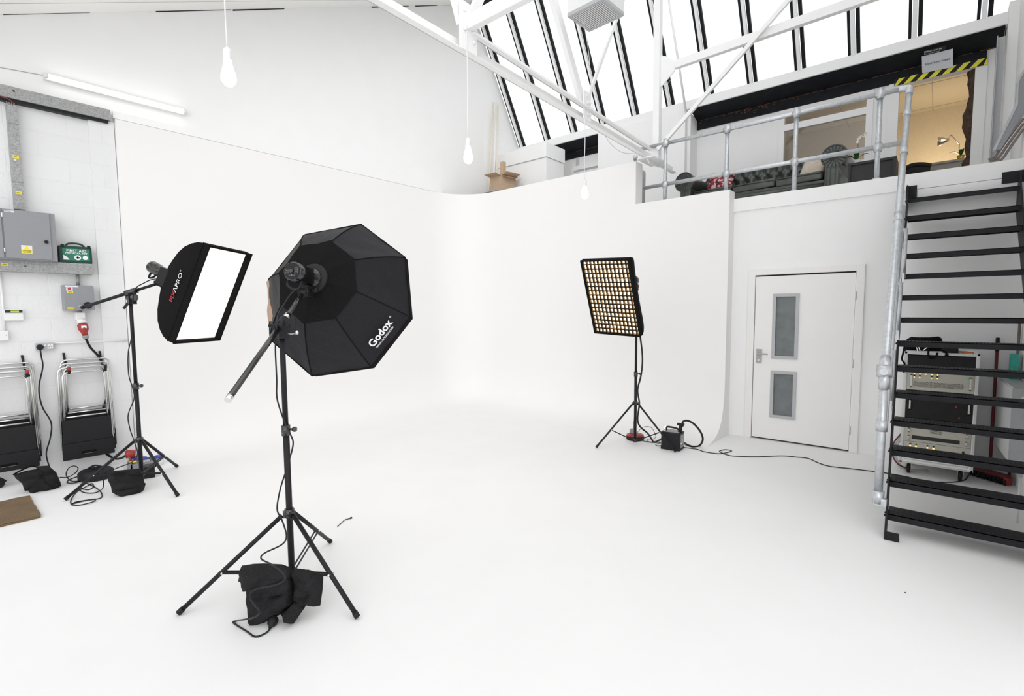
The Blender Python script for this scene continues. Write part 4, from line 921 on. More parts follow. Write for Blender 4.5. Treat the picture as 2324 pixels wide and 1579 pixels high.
put('cap', G().lathe((-6.27, 1.255, .18), (.15, 1, -.15), ((.03, 0), (.043, .01), (.043, .06), (.036, .08)), 16), redm, t); put('catch', G().tube(spline([(-6.24, 1.27, .17), (-6.22, 1.285, .13), (-6.235, 1.295, .1)], 4), .01, 6), redm, t); put('stem', G().cyl((-6.3, 1.285, .10), (-6.28, 1.30, .18), .022, 10), wplast, t)
for i, (dx, dy, lb) in enumerate(((-.03, -.01, 'left of the three white tubs with blue lids'), (.045, .015, 'front one of the three white tubs with blue lids'), (.02, .13, 'right of the three white tubs with blue lids'))):
    p = q+V((dx, dy, .013)) if i < 2 else q+V((.05, .165, 0))
    t = thing('cleaning_tub', lb, 'tub', p, 'blue-lidded tubs'); put('body', G().lathe(p, (0, 0, 1), ((.034, 0), (.036, .10)), 16), wplast, t); put('lid', G().lathe(p+V((0, 0, .10)), (0, 0, 1), ((.046, 0), (.05, .008), (.044, .02), (.02, .026)), 20), bluem, t)
t = thing('yellow_cloth', 'yellow cloth corner sticking out of the grey crate', 'cloth', q); o = put('cloth', G().pillow([q+V((-.02, -.085, .095)), q+V((.06, -.082, .10)), q+V((.08, -.03, .10)), q+V((-.0, -.03, .11))], .008, 3, wr=.002), yellow, t)
# doormat
g = G(); rnd = random.Random(2); nx, ny = 30, 40
x0, x1, y0, y1 = -6.055, -5.362, -.5, .515; M = Matrix.Rotation(0, 4, 'Z'); rows = []
for i in range(nx+1):
    rows.append([(x0+(x1-x0)*i/nx+(rnd.uniform(-.004, .004) if j in (0, ny) or i in (0, nx) else 0), y0+(y1-y0)*j/ny+(rnd.uniform(-.005, .005)), .018+rnd.uniform(-.002, .002)) for j in range(ny+1)])
g.grid(rows, False); g.box((x0+.004, y0+.004, 0), (x1-.004, y1-.006, .016))
tag(put('doormat', g, coir), 'brown coir doormat at the left edge of the floor', 'doormat')
t = thing('floor_castor', 'black curved castor on the floor at the far left edge', 'castor', (-6.62, .37, 0)); put('wheel', G().lathe((-6.6, .36, .045), (1, .2, 0), ((.03, -.02), (.045, -.012), (.045, .012), (.03, .02)), 20), blackp, t); put('fork', G().tube(spline([(-6.6, .3, .08), (-6.6, .36, .095), (-6.6, .41, .05)], 5), .012, 8), blackp, t)
# right stand accessories
cable('power_cable', 'thick black lead running from the gridded softbox down its stand to the floor', [at(1452, 755, 1, 5.45), at(1458, 810, 1, 5.43), at(1455, 850, 1, 5.40), at(1447, 885, 1, 5.38), at(1451, 915, 1, 5.36), at(1447, 950, 1, 5.36), at(1453, 968, 1, 5.4), at(1470, 983, 1, 5.5), flo(1480, 998, .02), flo(1485, 1003, .01), flo(1500, 996, .01), flo(1506, 990, .012)], .010)
cable('power_cable', 'thick black lead looping over the right of the battery pack', [at(1549, 968, 1, 5.56), at(1550, 957, 1, 5.58), at(1560, 954, 1, 5.62), at(1575, 962, 1, 5.66), at(1590, 980, 1, 5.70), at(1595, 998, 1, 5.74), flo(1587, 1011, .012), flo(1572, 1013, .01), flo(1560, 1009, .012), flo(1554, 1005, .012)], .0115)
cable('floor_cable', 'long thin black cable snaking over the floor towards the staircase', [flo(u, v, zf) for u, v in ((1552, 1015), (1582, 1019), (1600, 1025), (1633, 1029), (1655, 1025), (1660, 1022), (1645, 1020), (1633, 1023), (1638, 1027), (1655, 1033), (1675, 1035), (1720, 1036), (1775, 1034), (1810, 1037), (1835, 1040), (1860, 1051), (1885, 1058), (1930, 1063), (1987, 1070), (2016, 1074), (2060, 1082), (2100, 1092), (2140, 1094), (2170, 1093), (2190, 1088), (2198, 1078))], .0045)
cable('thin_wire', 'tangle of thin wires between the cable drum and the battery pack', [at(1446, 981, 1, 5.6), at(1460, 969, 1, 5.62), at(1478, 970, 1, 5.62), at(1488, 988, 1, 5.65), flo(1484, 995, .01), flo(1470, 996, zf), flo(1470, 1001, zf), flo(1482, 1003, .01), flo(1500, 1004, zf), flo(1488, 1008, zf), flo(1492, 1011, zf), flo(1502, 1010, zf)], .003)
cable('thin_wire', 'thin black wire from the cable drum along the floor to the battery pack', [flo(1453, 998, zf), flo(1468, 1002, zf), flo(1485, 1004, zf), flo(1500, 1003, zf)], .0035)
t = thing('cable_drum', 'flat red and black drum on the floor under the gridded softbox', 'cable drum', V((-2.80, 5.64, 0)))
q = V((-2.80, 5.66, 0)); put('base', G().lathe(q, (0, 0, 1), ((.10, 0), (.108, .01), (.108, .045)), 28), blackp, t); put('cover', G().lathe(q+V((0, 0, .045)), (0, 0, 1), ((.105, 0), (.103, .018), (.07, .03), (.03, .034)), 28), redm, t, 'red cover'); put('crank', G().box(q+V((-.06, -.04, .075)), q+V((.0, .02, .13)), bev=.01), greym, t)
# battery pack
a, b_, c = V((-2.378, 5.456, 0)), V((-2.155, 5.473, 0)), V((-2.185, 5.707, 0))
ex = (b_-a).normalized(); ey = V((-ex.y, ex.x, 0)); wx = .22; wy = .17
M = Matrix(((ex.x, ey.x, 0, a.x), (ex.y, ey.y, 0, a.y), (0, 0, 1, 0), (0, 0, 0, 1)))
t = thing('battery_pack', 'black portable battery pack with carry handle beside the gridded softbox stand', 'battery pack', M @ V((wx/2, wy/2, 0)))
put('body', G().box((.004, .004, .02), (wx-.004, wy-.004, .19), M, bev=.004), blackp, t); put('base_band', G().box((0, 0, 0), (wx, wy, .03), M, bev=.006), blackp, t); put('top_band', G().box((0, 0, .18), (wx, wy, .205), M, bev=.006), blackp, t)
put('control_plate', G().box((.02, .02, .205), (wx-.02, wy-.02, .212), M), greym, t)
put('handle', G().tube(spline([M @ V(p) for p in ((.045, wy*.4, .2), (.045, wy*.4, .245), (.07, wy*.4, .255), (.15, wy*.4, .25), (.185, wy*.4, .235), (.19, wy*.4, .2))], 5), .011, 10), blackp, t)
put('lamp', G().lathe(M @ V((.015, wy*.75, .212)), (0, 0, 1), ((.016, 0), (.016, .02), (.008, .03)), 12), ledw, t, 'glowing orange modelling lamp')
put('connector', G().lathe(M @ V((wx-.02, wy*.5, .2)), (0, 0, 1), ((.022, 0), (.02, .06), (.016, .1)), 14).box((wx-.055, wy*.4, .285), (wx+.02, wy*.6, .31), M), blackp, t)
sp_ = put('side_panel', G().box((wx, .03, .03), (wx+.002, wy-.02, .18), M), greym, t)
sub('lettering', text_g('L', M @ V((wx+.002, .062, .10)), (0, 0, 1), -ey, .12, .001), whiteink, sp_)
# loose cable tie on the floor
tag(put('cable_tie', G().tube(spline([flo(766, 1194, .004), flo(775, 1186, .004), flo(783, 1179, .006), flo(797, 1176, .004)], 5), .003, 6).box(flo(797, 1176)-V((.006, .006, 0)), flo(797, 1176)+V((.006, .006, .01))), blackp), 'short black cable tie alone on the white floor', 'cable tie')
tag(put('floor_speck', G().lathe((-.065, 3.518, 0), (0, 0, 1), ((.006, 0), (.005, .002)), 8), inkm), 'tiny black speck on the white floor before the stairs', 'debris')

# ================================================================ MEZZANINE RAIL
rl = thing('guard_rail', 'galvanised tube guard rail along the mezzanine edge', 'railing', (-1.8, 6.75, ZM))
yr = 6.75; rr = .0255
zt1 = lambda x: 3.895-.000*x; zm1 = 3.335
put('top_rail', G().cyl((-3.30, yr, 3.885), (-.33, yr, 3.885), rr, 14), galv, rl)
put('mid_rail', G().cyl((-3.36, yr, zm1), (-.36, yr, zm1), rr, 14), galv, rl)
for x in (-2.935, -2.12, -1.345, -.555):
    p = put('post', G().cyl((x, yr, ZM), (x, yr, 3.93), rr*.96, 14), galv, rl)
    sub('cross_fitting', G().cyl((x, yr, 3.835), (x, yr, 3.945), rr+.009, 14).cyl((x-.045, yr, 3.885), (x+.045, yr, 3.885), rr+.008, 14), galv, p)
    sub('cross_fitting', G().cyl((x, yr, zm1-.05), (x, yr, zm1+.04), rr+.009, 14).cyl((x-.04, yr, zm1), (x+.04, yr, zm1), rr+.008, 14), galv, p)
    sub('base_flange', G().cyl((x, yr, ZM), (x, yr, ZM+.03), rr+.01, 14).box((x-.05, yr-.03, ZM), (x+.03, yr+.03, ZM+.012)), galv, p)
put('end_post', G().cyl((-3.385, yr-.0, ZM), (-3.385, yr-.0, 3.80), rr*.96, 14).lathe((-3.385, yr, 3.76), (0, 0, 1), ((rr+.008, 0), (rr+.008, .05), (rr*.6, .06)), 14), galv, rl)
put('end_fitting', G().cyl((-3.385, yr, zm1), (-3.31, yr, zm1), rr+.009, 12), galv, rl)
# stair handrail
SX = lambda k: -.2044-.00495*k
hr = thing('stair_handrail', 'galvanised tube handrail running down the left side of the black stairs', 'handrail', (-.27, 4.4, 0))
T1 = V((-.312, 6.75, 3.885)); T0 = V((-.262, 4.40, 1.20)); d_ = (T1-T0).normalized()
pts = spline([T0, T0.lerp(T1, .3), T0.lerp(T1, .6), T1-d_*.09, T1-d_*.03+V((-.012, 0, 0)), V((-.35, 6.75, 3.885)), V((-.40, 6.75, 3.885))], 6)
put('rail', G().tube([T0, T1-d_*.05], rr+.001, 16), galv, hr)
put('elbow', G().tube(spline([T1-d_*.14, T1-d_*.07, T1-d_*.015+V((-.006, 0, 0)), T1+V((-.05, 0, .0)), V((-.40, 6.75, 3.885))], 5), rr+.007, 14), galv, hr)
for f_ in (.87, .70, .44):
    p = T0.lerp(T1, f_); put('sleeve', G().cyl(p-d_*.05, p+d_*.05, rr+.007, 16), galv, hr)
Nb = V((-.262, 4.36, .27)); put('newel', G().cyl(Nb, (-.262, 4.39, 1.17), rr+.001, 16), galv, hr)
put('swivel_fitting', G().cyl((-.262, 4.39, 1.04), (-.262, 4.39, 1.16), rr+.009, 16).cyl((-.262-.045, 4.39, 1.17), (-.262+.045, 4.39, 1.17), .045, 18).cyl(T0-d_*.01, T0+d_*.08, rr+.009, 16).cyl((-.262, 4.345, 1.17), (-.262, 4.33, 1.17), .024, 14), galv, hr)
put('base_fitting', G().cyl((-.262, 4.36, .22), (-.262, 4.36, .31), rr+.011, 16).box((-.29, 4.33, .20), (-.21, 4.39, .26), bev=.01), galv, hr)
Mp = V((-.250, 4.40, .78)); Mq = Mp+d_*2.35
put('mid_rail', G().cyl(Mp, Mq, rr*.9, 12), galv, hr); put('mid_fitting', G().cyl((-.262, 4.375, .74), (-.262, 4.375, .82), rr+.01, 16), galv, hr)
for f_ in (.28, .58, .86):
    p = Mp.lerp(Mq, f_); put('stub_post', G().cyl((-.245, p.y, p.z-.42), (-.245, p.y, p.z+.02), rr*.85, 10), galv, hr)
    put('bracket', G().box((-.25, p.y-.025, p.z-.46), (SX(5)-.002, p.y+.025, p.z-.38)), galv, hr)

# ================================================================ STAIRS
RISE, RUN, Y0s, Z0s = .198, .1639, 4.398, .141
sts = thing('staircase', 'steep black metal open-tread staircase up to the mezzanine', 'staircase', (.1, 5.2, 0))
sdv = V((0, RUN, RISE)).normalized(); snv = V((0, RISE, -RUN)).normalized()
XR = lambda k: .525+.0055*(13-k)
for nm, X in (('stringer', SX), ('stringer', XR)):
    A = V((X(-.7), Y0s-.7*RUN+.0, Z0s-.7*RISE)); Bp = V((X(13.6), Y0s+13.2*RUN, Z0s+13.2*RISE))
    dirv = (Bp-A)
    g = G(); w = .0115
    lo = A+V((0, 0, 0)); back_ = V((0, .19, 0))
    s_ = A; zlow = 0.0
    ys = Y0s-(Z0s/RISE)*RUN-.01
    P_ = [V((X(-.7), ys-.015, 0)), V((X(-.7), ys+.10, 0)), V((X(13.3), Y0s+13*RUN+.15, Z0s+13*RISE-.09)), V((X(13.3), YB-.025, Z0s+13*RISE+.02)), V((X(13.3), YB-.025, Z0s+13*RISE+.13)), V((X(13.3), Y0s+13*RUN-.03, Z0s+13*RISE+.13)), V((X(13), Y0s+13*RUN-.05, Z0s+13*RISE+.02))]
    if X is XR: P_[1] += V((0, .10, 0)); P_[2] += V((0, .0, -.10))
    g.slab(P_, V((w if X is XR else -w, 0, 0))); o = put(nm, g, stairm, sts)
    if X is SX:
        sub('foot_bracket', G().box((X(0), ys-.01, 0), (X(0)+.075, ys+.055, .008)).box((X(0), ys-.012, 0), (X(0)+.075, ys-.004, .06)), stairm, o)
for k in range(14):
    y, z = Y0s+k*RUN, Z0s+k*RISE; xa, xb = SX(k), XR(k); g = G()
    g.box((xa, y, z-.005), (xb, y+.185, z)); g.box((xa, y, z-.045), (xb, y+.006, z)); g.box((xa, y+.179, z-.04), (xb, y+.185, z))
    if k < 8:
        for j in range(30):
            for i in range(3):
                xx = xa+.03+j*.0228; yy = y+.025+i*.05
                g.box((xx, yy, z), (xx+.012, yy+.004, z+.0015))
    tr_ = put('tread', g, stairm, sts)
    bg = G()
    for dy, dz_ in ((.02, -.02), (.08, -.02)): bolt(bg, (xa-.0115, y+dy, z+dz_), (-1, 0, 0), .009, .009)
    if k < 14: sub('bolts', bg, blackm, tr_)
g = G().box((-.292, YB-.026, 2.735), (-.205, YB-.02, 2.858)); put('fixing_plate', g, stairm, sts)
g = G().box((.415, YB-.026, 2.765), (.59, YB-.02, 2.872)); put('fixing_plate', g, stairm, sts)

# ================================================================ UNDER THE STAIRS
rk = thing('rack_case', 'wheeled flight-case rack of beige amplifiers under the stairs', 'equipment rack', (.05, 6.3, 0))
xa, xb, ya, yb2, za, zb2 = -.212, .315, 6.1, 6.6, .115, 1.192
g = G(); t_ = .022
g.box((xa, ya, za), (xa+t_, yb2, zb2)); g.box((xb-t_, ya, za), (xb, yb2, zb2)); g.box((xa+t_, ya, zb2-t_), (xb-t_, yb2, zb2)); g.box((xa+t_, ya, za), (xb-t_, yb2, za+.1)); g.box((xa+t_, yb2-.01, za+.1), (xb-t_, yb2, zb2-t_)); put('case', g, white, rk)
g = G()
for x in (xa-.002, xb-.016): g.box((x, ya-.006, za-.003), (x+.018, ya, zb2+.003))
g.box((xa, ya-.006, zb2-.014), (xb, ya, zb2+.003)); g.box((xa, ya-.006, za-.003), (xb, ya, za+.012))
for z in (za+.03, za+.05, za+.07): g.box((xa+.03, ya-.004, z), (xb-.03, ya, z+.01))
put('edge_trim', g, alu, rk)
xi, xj = xa+t_, xb-t_; W_ = xj-xi
def unit(z0, z1, m, name, lab=None): return put(name, G().box((xi+.002, ya+.002, z0), (xj-.002, ya+.25, z1-.003)), m, rk, lab)
unit(1.03, 1.165, blackp, 'blank_panel')
u1 = unit(.83, 1.0, beige, 'amplifier', 'beige amplifier with vent and amber lights')
unit(.79, .83, blackp, 'blank_panel')
u2 = unit(.56, .79, blackp, 'black_drawer_unit')
unit(.50, .56, blackp, 'blank_panel')
u3 = unit(.33, .50, beige, 'amplifier', 'beige unit with a long black slot')
u4 = unit(.23, .33, beige, 'amplifier', 'beige unit with amber lights')
yf = ya+.001
def dot(g, x, z, r, h=.003): g.cyl((x, yf+.002, z), (x, yf-h, z), r, 8)
g = G(); gl = G()
for fx in (.115, .20, .38, .465): dot(g, xi+W_*fx, .968, .008, .012); dot(gl, xi+W_*fx, .986, .004); dot(gl, xi+W_*fx, .952, .004)
dot(gl, xi+W_*.29, .986, .004); sub('knobs', g, inkm, u1); sub('lights', gl, led, u1)
sub('power_switch', G().box((xi+W_*.88, yf-.004, .96), (xi+W_*.91, yf, .985)), ledg, u1)
g = G()
for i in range(36):
    for j in range(5): dot(g, xi+W_*.12+i*.0098+(j % 2)*.005, .868+j*.010, .0032, .001)
v_ = sub('vent_holes', g, inkm, u1)
for uu, z0, z1 in ((u1, .86, .98), (u2, .64, .74)):
    for x in (xi+.028, xj-.036): sub('grab_handle', G().box((x, yf-.03, z0), (x+.012, yf-.02, z1)).box((x, yf-.03, z0), (x+.012, yf, z0+.008)).box((x, yf-.03, z1-.008), (x+.012, yf, z1)), alu, uu)
sub('slot', G().box((xi+W_*.13, yf-.002, .355), (xi+W_*.84, yf, .39)), inkm, u3)
g = G()
for i in range(9):
    for j in range(5): dot(g, xi+W_*.40+i*.0098+(j % 2)*.005, .43+j*.01, .0032, .001)
sub('vent_holes', g, inkm, u3)
for x in (xi+.03, xj-.04):
    for z in (.35, .42): sub('grab_handle', G().box((x, yf-.025, z), (x+.012, yf-.015, z+.04)).box((x, yf-.025, z), (x+.012, yf, z+.006)).box((x, yf-.025, z+.034), (x+.012, yf, z+.04)), alu, u3)
g = G(); gl = G()
for fx in (.11, .20, .375, .465): dot(g, xi+W_*fx, .305, .007, .01); dot(g, xi+W_*fx, .265, .007, .01); dot(gl, xi+W_*fx, .285, .006)
sub('knobs', g, inkm, u4); sub('lights', gl, led, u4); sub('power_switch', G().box((xi+W_*.88, yf-.004, .265), (xi+W_*.915, yf, .295)), inkm, u4)
dot_g = G(); dot(dot_g, xi+W_*.76, .70, .008); dot(dot_g, xi+W_*.81, .60, .008); sub('red_light', dot_g, redm, u2)
for x, y in ((xa+.07, ya+.07), (xb-.08, ya+.07), (xa+.07, yb2-.08), (xb-.08, yb2-.08)):
    c_ = put('castor', G().lathe((x-.016, y, .05), (1, 0, 0), ((.02, 0), (.05, .004), (.05, .028), (.02, .032)), 20), blackp, rk); sub('fork', G().box((x-.022, y-.02, .05), (x-.018, y+.02, za)).box((x+.018, y-.02, .05), (x+.022, y+.02, za)).box((x-.03, y-.03, za-.006), (x+.03, y+.03, za)), alu, c_)
cable('power_cable', 'grey and red cables bunched at the left foot of the rack', [(-.215, 6.4, .3), (-.26, 6.3, .2), (-.25, 6.2, .12), (-.20, 6.12, .06), (-.12, 6.2, .02), (.0, 6.3, .01)], .016, lgrey)
cable('power_cable', 'dark red cable beside the grey one at the left foot of the rack', [(-.215, 6.42, .34), (-.275, 6.3, .24), (-.272, 6.18, .15), (-.22, 6.08, .09), (-.14, 6.14, .045)], .007, redd)
# bag and clutter on the rack
t = thing('camera_bag', 'soft black bag with dangling straps on top of the rack', 'bag', (-.05, 6.25, zb2))
Pb = V((0, 6.2, 0)); nb_ = V((0, -1, .15)).normalized()
put('body', G().pillow(planepts([(2052,797),(2050,785),(2058,769),(2068,764),(2085,765),(2110,765),(2130,763),(2138,768),(2140,782),(2144,797),(2110,800),(2080,799)], Pb, nb_), .09, 21, wr=.006), fabric, t)
put('strap', G().tube(spline([at(2054, 780, 1, 6.08), at(2050, 800, 1, 6.07), at(2047, 815, 1, 6.07), at(2053, 826, 1, 6.07), at(2051, 845, 1, 6.07)], 5), .008, 6), fabric, t)
put('strap', G().tube(spline([at(2108, 790, 1, 6.08), at(2107, 805, 1, 6.075), at(2113, 813, 1, 6.075), at(2124, 808, 1, 6.075), at(2128, 800, 1, 6.075)], 5), .008, 6), fabric, t)
put('strap', G().tube(spline([at(2135, 792, 1, 6.08), at(2146, 800, 1, 6.075), at(2151, 806, 1, 6.075), at(2144, 806, 1, 6.075)], 5), .008, 6), fabric, t)
for k, (u, v, u2, v2) in enumerate(((2080, 788, 2083, 797), (2085, 787, 2088, 796), (2095, 795, 2104, 788))): put('buckle', G().bar(at(u, v, 1, 6.09), at(u2, v2, 1, 6.09), .008, .006), chrome, t)
tag(put('junction_box', G().box((.06, 6.13, zb2), (.17, 6.25, zb2+.05), bev=.003), blackp), 'small black box on top of the rack, right of the bag', 'box')
tag(put('coiled_cable', G().tube(spline([(.19+.05*math.cos(a)*(1+.1*math.sin(3*a)), 6.2+.04*math.sin(a), zb2+.006+.002*a/3) for a in [k*.7 for k in range(26)]], 3), .004, 6), lgrey), 'coil of thin pale cable on top of the rack', 'cable')
tag(put('coiled_cable', G().tube(spline([(.235+.04*math.cos(a), 6.16+.025*math.sin(a), zb2+.006+.002*a/3) for a in [k*.7 for k in range(18)]], 3), .004, 6), orangem), 'small orange cable coil on top of the rack', 'cable')
# broom
t = thing('broom', 'red broom with black bristles leaning on the back wall', 'broom', (.44, 6.4, 0))
a = at(2264, 778, 1, 6.62); b2_ = V((.445, 6.37, .10)); bdv = (a-b2_).normalized()
put('handle', G().cyl(b2_, a-bdv*.02, .0125, 12), redd, t); put('grip', G().cyl(a-bdv*.08, a+bdv*.05, .015, 12, ), blackp, t)
e0, e1 = V((.33, 6.46, .075)), V((.565, 6.27, .075)); put('head', G().bar(e0, e1, .06, .035, bev=.006).cyl(b2_-bdv*.04, b2_+bdv*.03, .018, 12), redd, t)
g = G(); rnd = random.Random(8); dd = (e1-e0); pn = V((dd.y, -dd.x, 0)).normalized()
for i in range(40):
    for j in range(4):
        p = e0+dd*(i+.5)/40+pn*(-.024+.016*j); tt = p+V((rnd.uniform(-.01, .01), rnd.uniform(-.01, .01), -.070))+pn*(.014*(j-1.5)/1.5); g.tube([p, tt], .004, 4)
br_ = put('bristles', g, blackp, t); br_['kind'] = 'stuff'
put('end_bristles', G().bar(e1-dd*.06+V((0, 0, -.035)), e1+dd*.03+V((0, 0, -.035)), .062, .06), redm, t)
# convector radiator
xr0 = .465
t = thing('radiator', 'white ribbed convector radiator on the right wall behind the stairs', 'radiator', (.53, 6.0, .2))
RM = Matrix.Translation((xr0, 6.5, 0)) @ Matrix.Rotation(.052, 4, 'Z')
put('panel', G().box((.012, -.76, .32), (.125, 0, .955), RM, bev=.004), wplast, t)
g = G()
for k in range(30): g.box((.004, -.74+k*.0245, .34), (.012, -.727+k*.0245, .94), RM)
put('ribs', g, wplast, t); put('end_cover', G().box((0, -.78, .32), (.125, -.76, .955), RM), lgrey, t); put('top_grille', G().box((.005, -.76, .955), (.125, 0, .962), RM), lgrey, t)
put('knob', G().lathe(RM @ V((.07, -.78, .88)), (0, -1, 0), ((.022, 0), (.02, .012)), 16), alu, t)
t = thing('radiator_valve', 'white ridged thermostatic valve at the foot of the radiator', 'valve', (.54, 5.6, .25))
p = at(2318, 1052, 0, .53); put('cap', G().lathe(p+V((0, 0, -.03)), (0, 0, 1), ((.024, 0), (.027, .01), (.027, .045), (.02, .055)), 12), wplast, t); put('stem', G().cyl(p+V((0, 0, -.10)), p+V((0, 0, -.03)), .012, 10), alu, t)
put('pipe', G().cyl((p.x, p.y, 0), p+V((0, 0, -.10)), .0075, 8), wplast, t)
p = flo(2322, 1118); tag(put('white_bin', G().lathe((.62, 6.0, 0), (0, 0, 1), ((.06, 0), (.075, .1), (.08, .28)), 24), wplast), 'white rounded bin in the right corner behind the stairs', 'bin') if False else None
tag(put('green_packet', G().box((.53, 6.36, .962), (.59, 6.45, 1.19), bev=.006), tealm), 'teal wrapped packet standing on the radiator', 'packet')
tag(put('packet_label', G().box((.575, 6.357, .99), (.598, 6.3595, 1.04)), bluem), 'x', 'x') if False else None
tag(put('heating_pipe', G().cyl((.588, 6.50, .0), (.588, 6.50, 1.5), .011, 10), pipem), 'brown pipe rising in the right corner beside the radiator', 'pipe')

# ================================================================ MEZZANINE FURNITURE
sf = thing('chesterfield_sofa', 'dark green buttoned leather chesterfield sofa on the mezzanine', 'sofa', (-1.95, 7.7, ZM))
sx0, sx1, sy0, sy1 = -3.03, -.90, 7.33, 8.2; zs = ZM
def scroll_arm(xc, sgn):
    g = G(); R_ = .135; zc2 = zs+.485; n_ = 22; prof_ = []
    for k in range(n_): a = 2*pi*k/n_; prof_.append((xc+sgn*.0+R_*math.cos(a), zc2+R_*math.sin(a)))
    rows = [[(x, y, z) for x, z in prof_] for y in (sy0, sy0+.2, sy0+.5, sy1-.1)]
    g.grid(rows, True, True); g._add([V((x, sy0, z)) for x, z in prof_], (tuple(range(n_)),)); g._add([V((x, sy1-.1, z)) for x, z in prof_], (tuple(range(n_)),))
    o = put('arm', g, leather, sf)
    pg = G(); pg.box((xc-.075-.02*sgn, sy0-.004, zs+.02), (xc+.075-.02*sgn, sy1-.15, zs+.42), bev=.01)
    sub('arm_panel', pg, leather, o)
    fg = G()
    for k in range(18):
        a = 2*pi*k/18; p0 = V((xc+.03*math.cos(a), sy0-.016, zc2+.03*math.sin(a))); p1 = V((xc+.125*math.cos(a), sy0-.002, zc2+.125*math.sin(a))); fg.tube([p0, p1], .004, 5, r2=.008)
    fg.lathe((xc, sy0-.002, zc2), (0, -1, 0), ((.03, 0), (.026, .010), (.01, .014)), 14)
    fg.tube([(xc+R_*math.cos(2*pi*k/20), sy0-.002, zc2+R_*math.sin(2*pi*k/20)) for k in range(20)], .009, 6, closed=True)
    for xx in (-.05, -.01, .04): fg.tube([(xc+xx-.02*sgn, sy0-.006, zs+.03), (xc+xx-.02*sgn, sy0-.006, zc2-.12)], .006, 5)
    sub('arm_pleats', fg, leather, o)
scroll_arm(sx0+.135, -1); scroll_arm(sx1-.135, 1)
bxa, bxb = sx0+.25, sx1-.25
# buttoned back
g = G(); nx, nz = 96, 26; rows = []
btn = []
pitch = .15
for r_ in range(3):
    zz = zs+.36+r_*.12
    for c_ in range(-1, 12): btn.append((bxa+.04+pitch*c_+(pitch/2 if r_ % 2 else 0), zz))
for j in range(nz+1):
    t = j/nz; row = []
    for i in range(nx+1):
        x = bxa+(bxb-bxa)*i/nx
        # curved back profile: rises then rolls over
        zz = zs+.30+.33*min(1, t*1.35); yy = 7.98-.0*t
        if t > .74:
            a = (t-.74)/.26*pi; zz = zs+.63+.06*math.sin(a*.9)*1.0; yy = 7.98+.16*(1-math.cos(a))/2
        dmin = min(math.hypot(x-bx_, (zz-bz)*1.) for bx_, bz in btn)
        dsl = min(abs(math.sin(pi*((x-bxa-.04)/pitch+(zz-zs-.36)/.24))), abs(math.sin(pi*((x-bxa-.04)/pitch-(zz-zs-.36)/.24))))
        puff = .062*min(1, dmin/.07)**.8*(.6+.4*min(1, dsl*1.4))
        row.append((x, yy-puff, zz))
    rows.append(row)
g.grid(rows); bk = put('back', g, leather, sf)
g = G()
for bx_, bz in btn:
    if bxa < bx_ < bxb and bz < zs+.62: g.lathe((bx_, 7.975, bz), (0, -1, 0), ((.011, -.004), (.009, .006), (.003, .009)), 8)
sub('buttons', g, buttonm, bk)
put('back_roll', G().box((bxa-.05, 8.0, zs+.05), (bxb+.05, sy1, zs+.63), bev=.03), leather, sf)
W3 = (bxb-bxa)/3
for k in range(3):
    x0 = bxa+k*W3; g = G().box((x0+.004, 7.36, zs+.235), (x0+W3-.004, 7.96, zs+.345), bev=.03)
    for v in g.bm.verts: v.co.z += .012*math.sin(v.co.x*21+k)+.01*math.sin(v.co.y*17)
    for f in g.bm.faces: f.smooth = True
    c_ = put('seat_cushion', g, leather, sf); sub('piping', G().tube([(x0+.02, 7.357, zs+.32), (x0+W3*.5, 7.353, zs+.325), (x0+W3-.02, 7.357, zs+.317)], .008, 6), leather, c_)
put('base_rail', G().box((bxa-.02, 7.37, zs+.07), (bxb+.02, 7.96, zs+.235), bev=.02), leather, sf)
put('base_roll', G().cyl((bxa-.02, 7.375, zs+.165), (bxb+.02, 7.375, zs+.165), .032, 12), leather, sf)
for x in (sx0+.13, sx1-.13):
    for y in (7.42, 8.1): put('foot', G().lathe((x, y, zs), (0, 0, 1), ((.03, 0), (.04, .03), (.03, .06)), 12), blackg, sf)
Pc = V((0, 7.62, 0)); nc = V((0, -1, .35)).normalized()
o = put('scatter_cushion', G().pillow([V((-2.70, 7.66, zs+.35)), V((-2.33, 7.64, zs+.35)), V((-2.31, 7.80, zs+.64)), V((-2.68, 7.82, zs+.66))], .06, 31, wr=.003), printm); tag(o, 'red and cream floral cushion at the left end of the sofa', 'cushion', 'sofa cushions')
o = put('scatter_cushion', G().pillow([V((-1.50, 7.70, zs+.345)), V((-1.20, 7.68, zs+.345)), V((-1.16, 7.84, zs+.66)), V((-1.44, 7.86, zs+.64))], .055, 33, wr=.003), cushw); tag(o, 'cream cushion with dark script at the right end of the sofa', 'cushion', 'sofa cushions')
o = put('scatter_cushion', G().pillow([V((-1.26, 7.78, zs+.345)), V((-1.15, 7.76, zs+.345)), V((-1.13, 7.90, zs+.66)), V((-1.22, 7.93, zs+.64))], .05, 35, wr=.003), fabric); tag(o, 'black cushion tucked behind the cream one', 'cushion', 'sofa cushions')
g = G()
for k in range(5): g.tube(spline([(-1.36+.012*math.sin(k*2), 7.68+.025*k-.02, zs+.62-.045*k), (-1.32, 7.678+.025*k-.02, zs+.63-.045*k), (-1.26+.02*math.cos(k), 7.675+.025*k-.02, zs+.62-.045*k)], 4), .0025, 4) if False else None
g.bm.free()
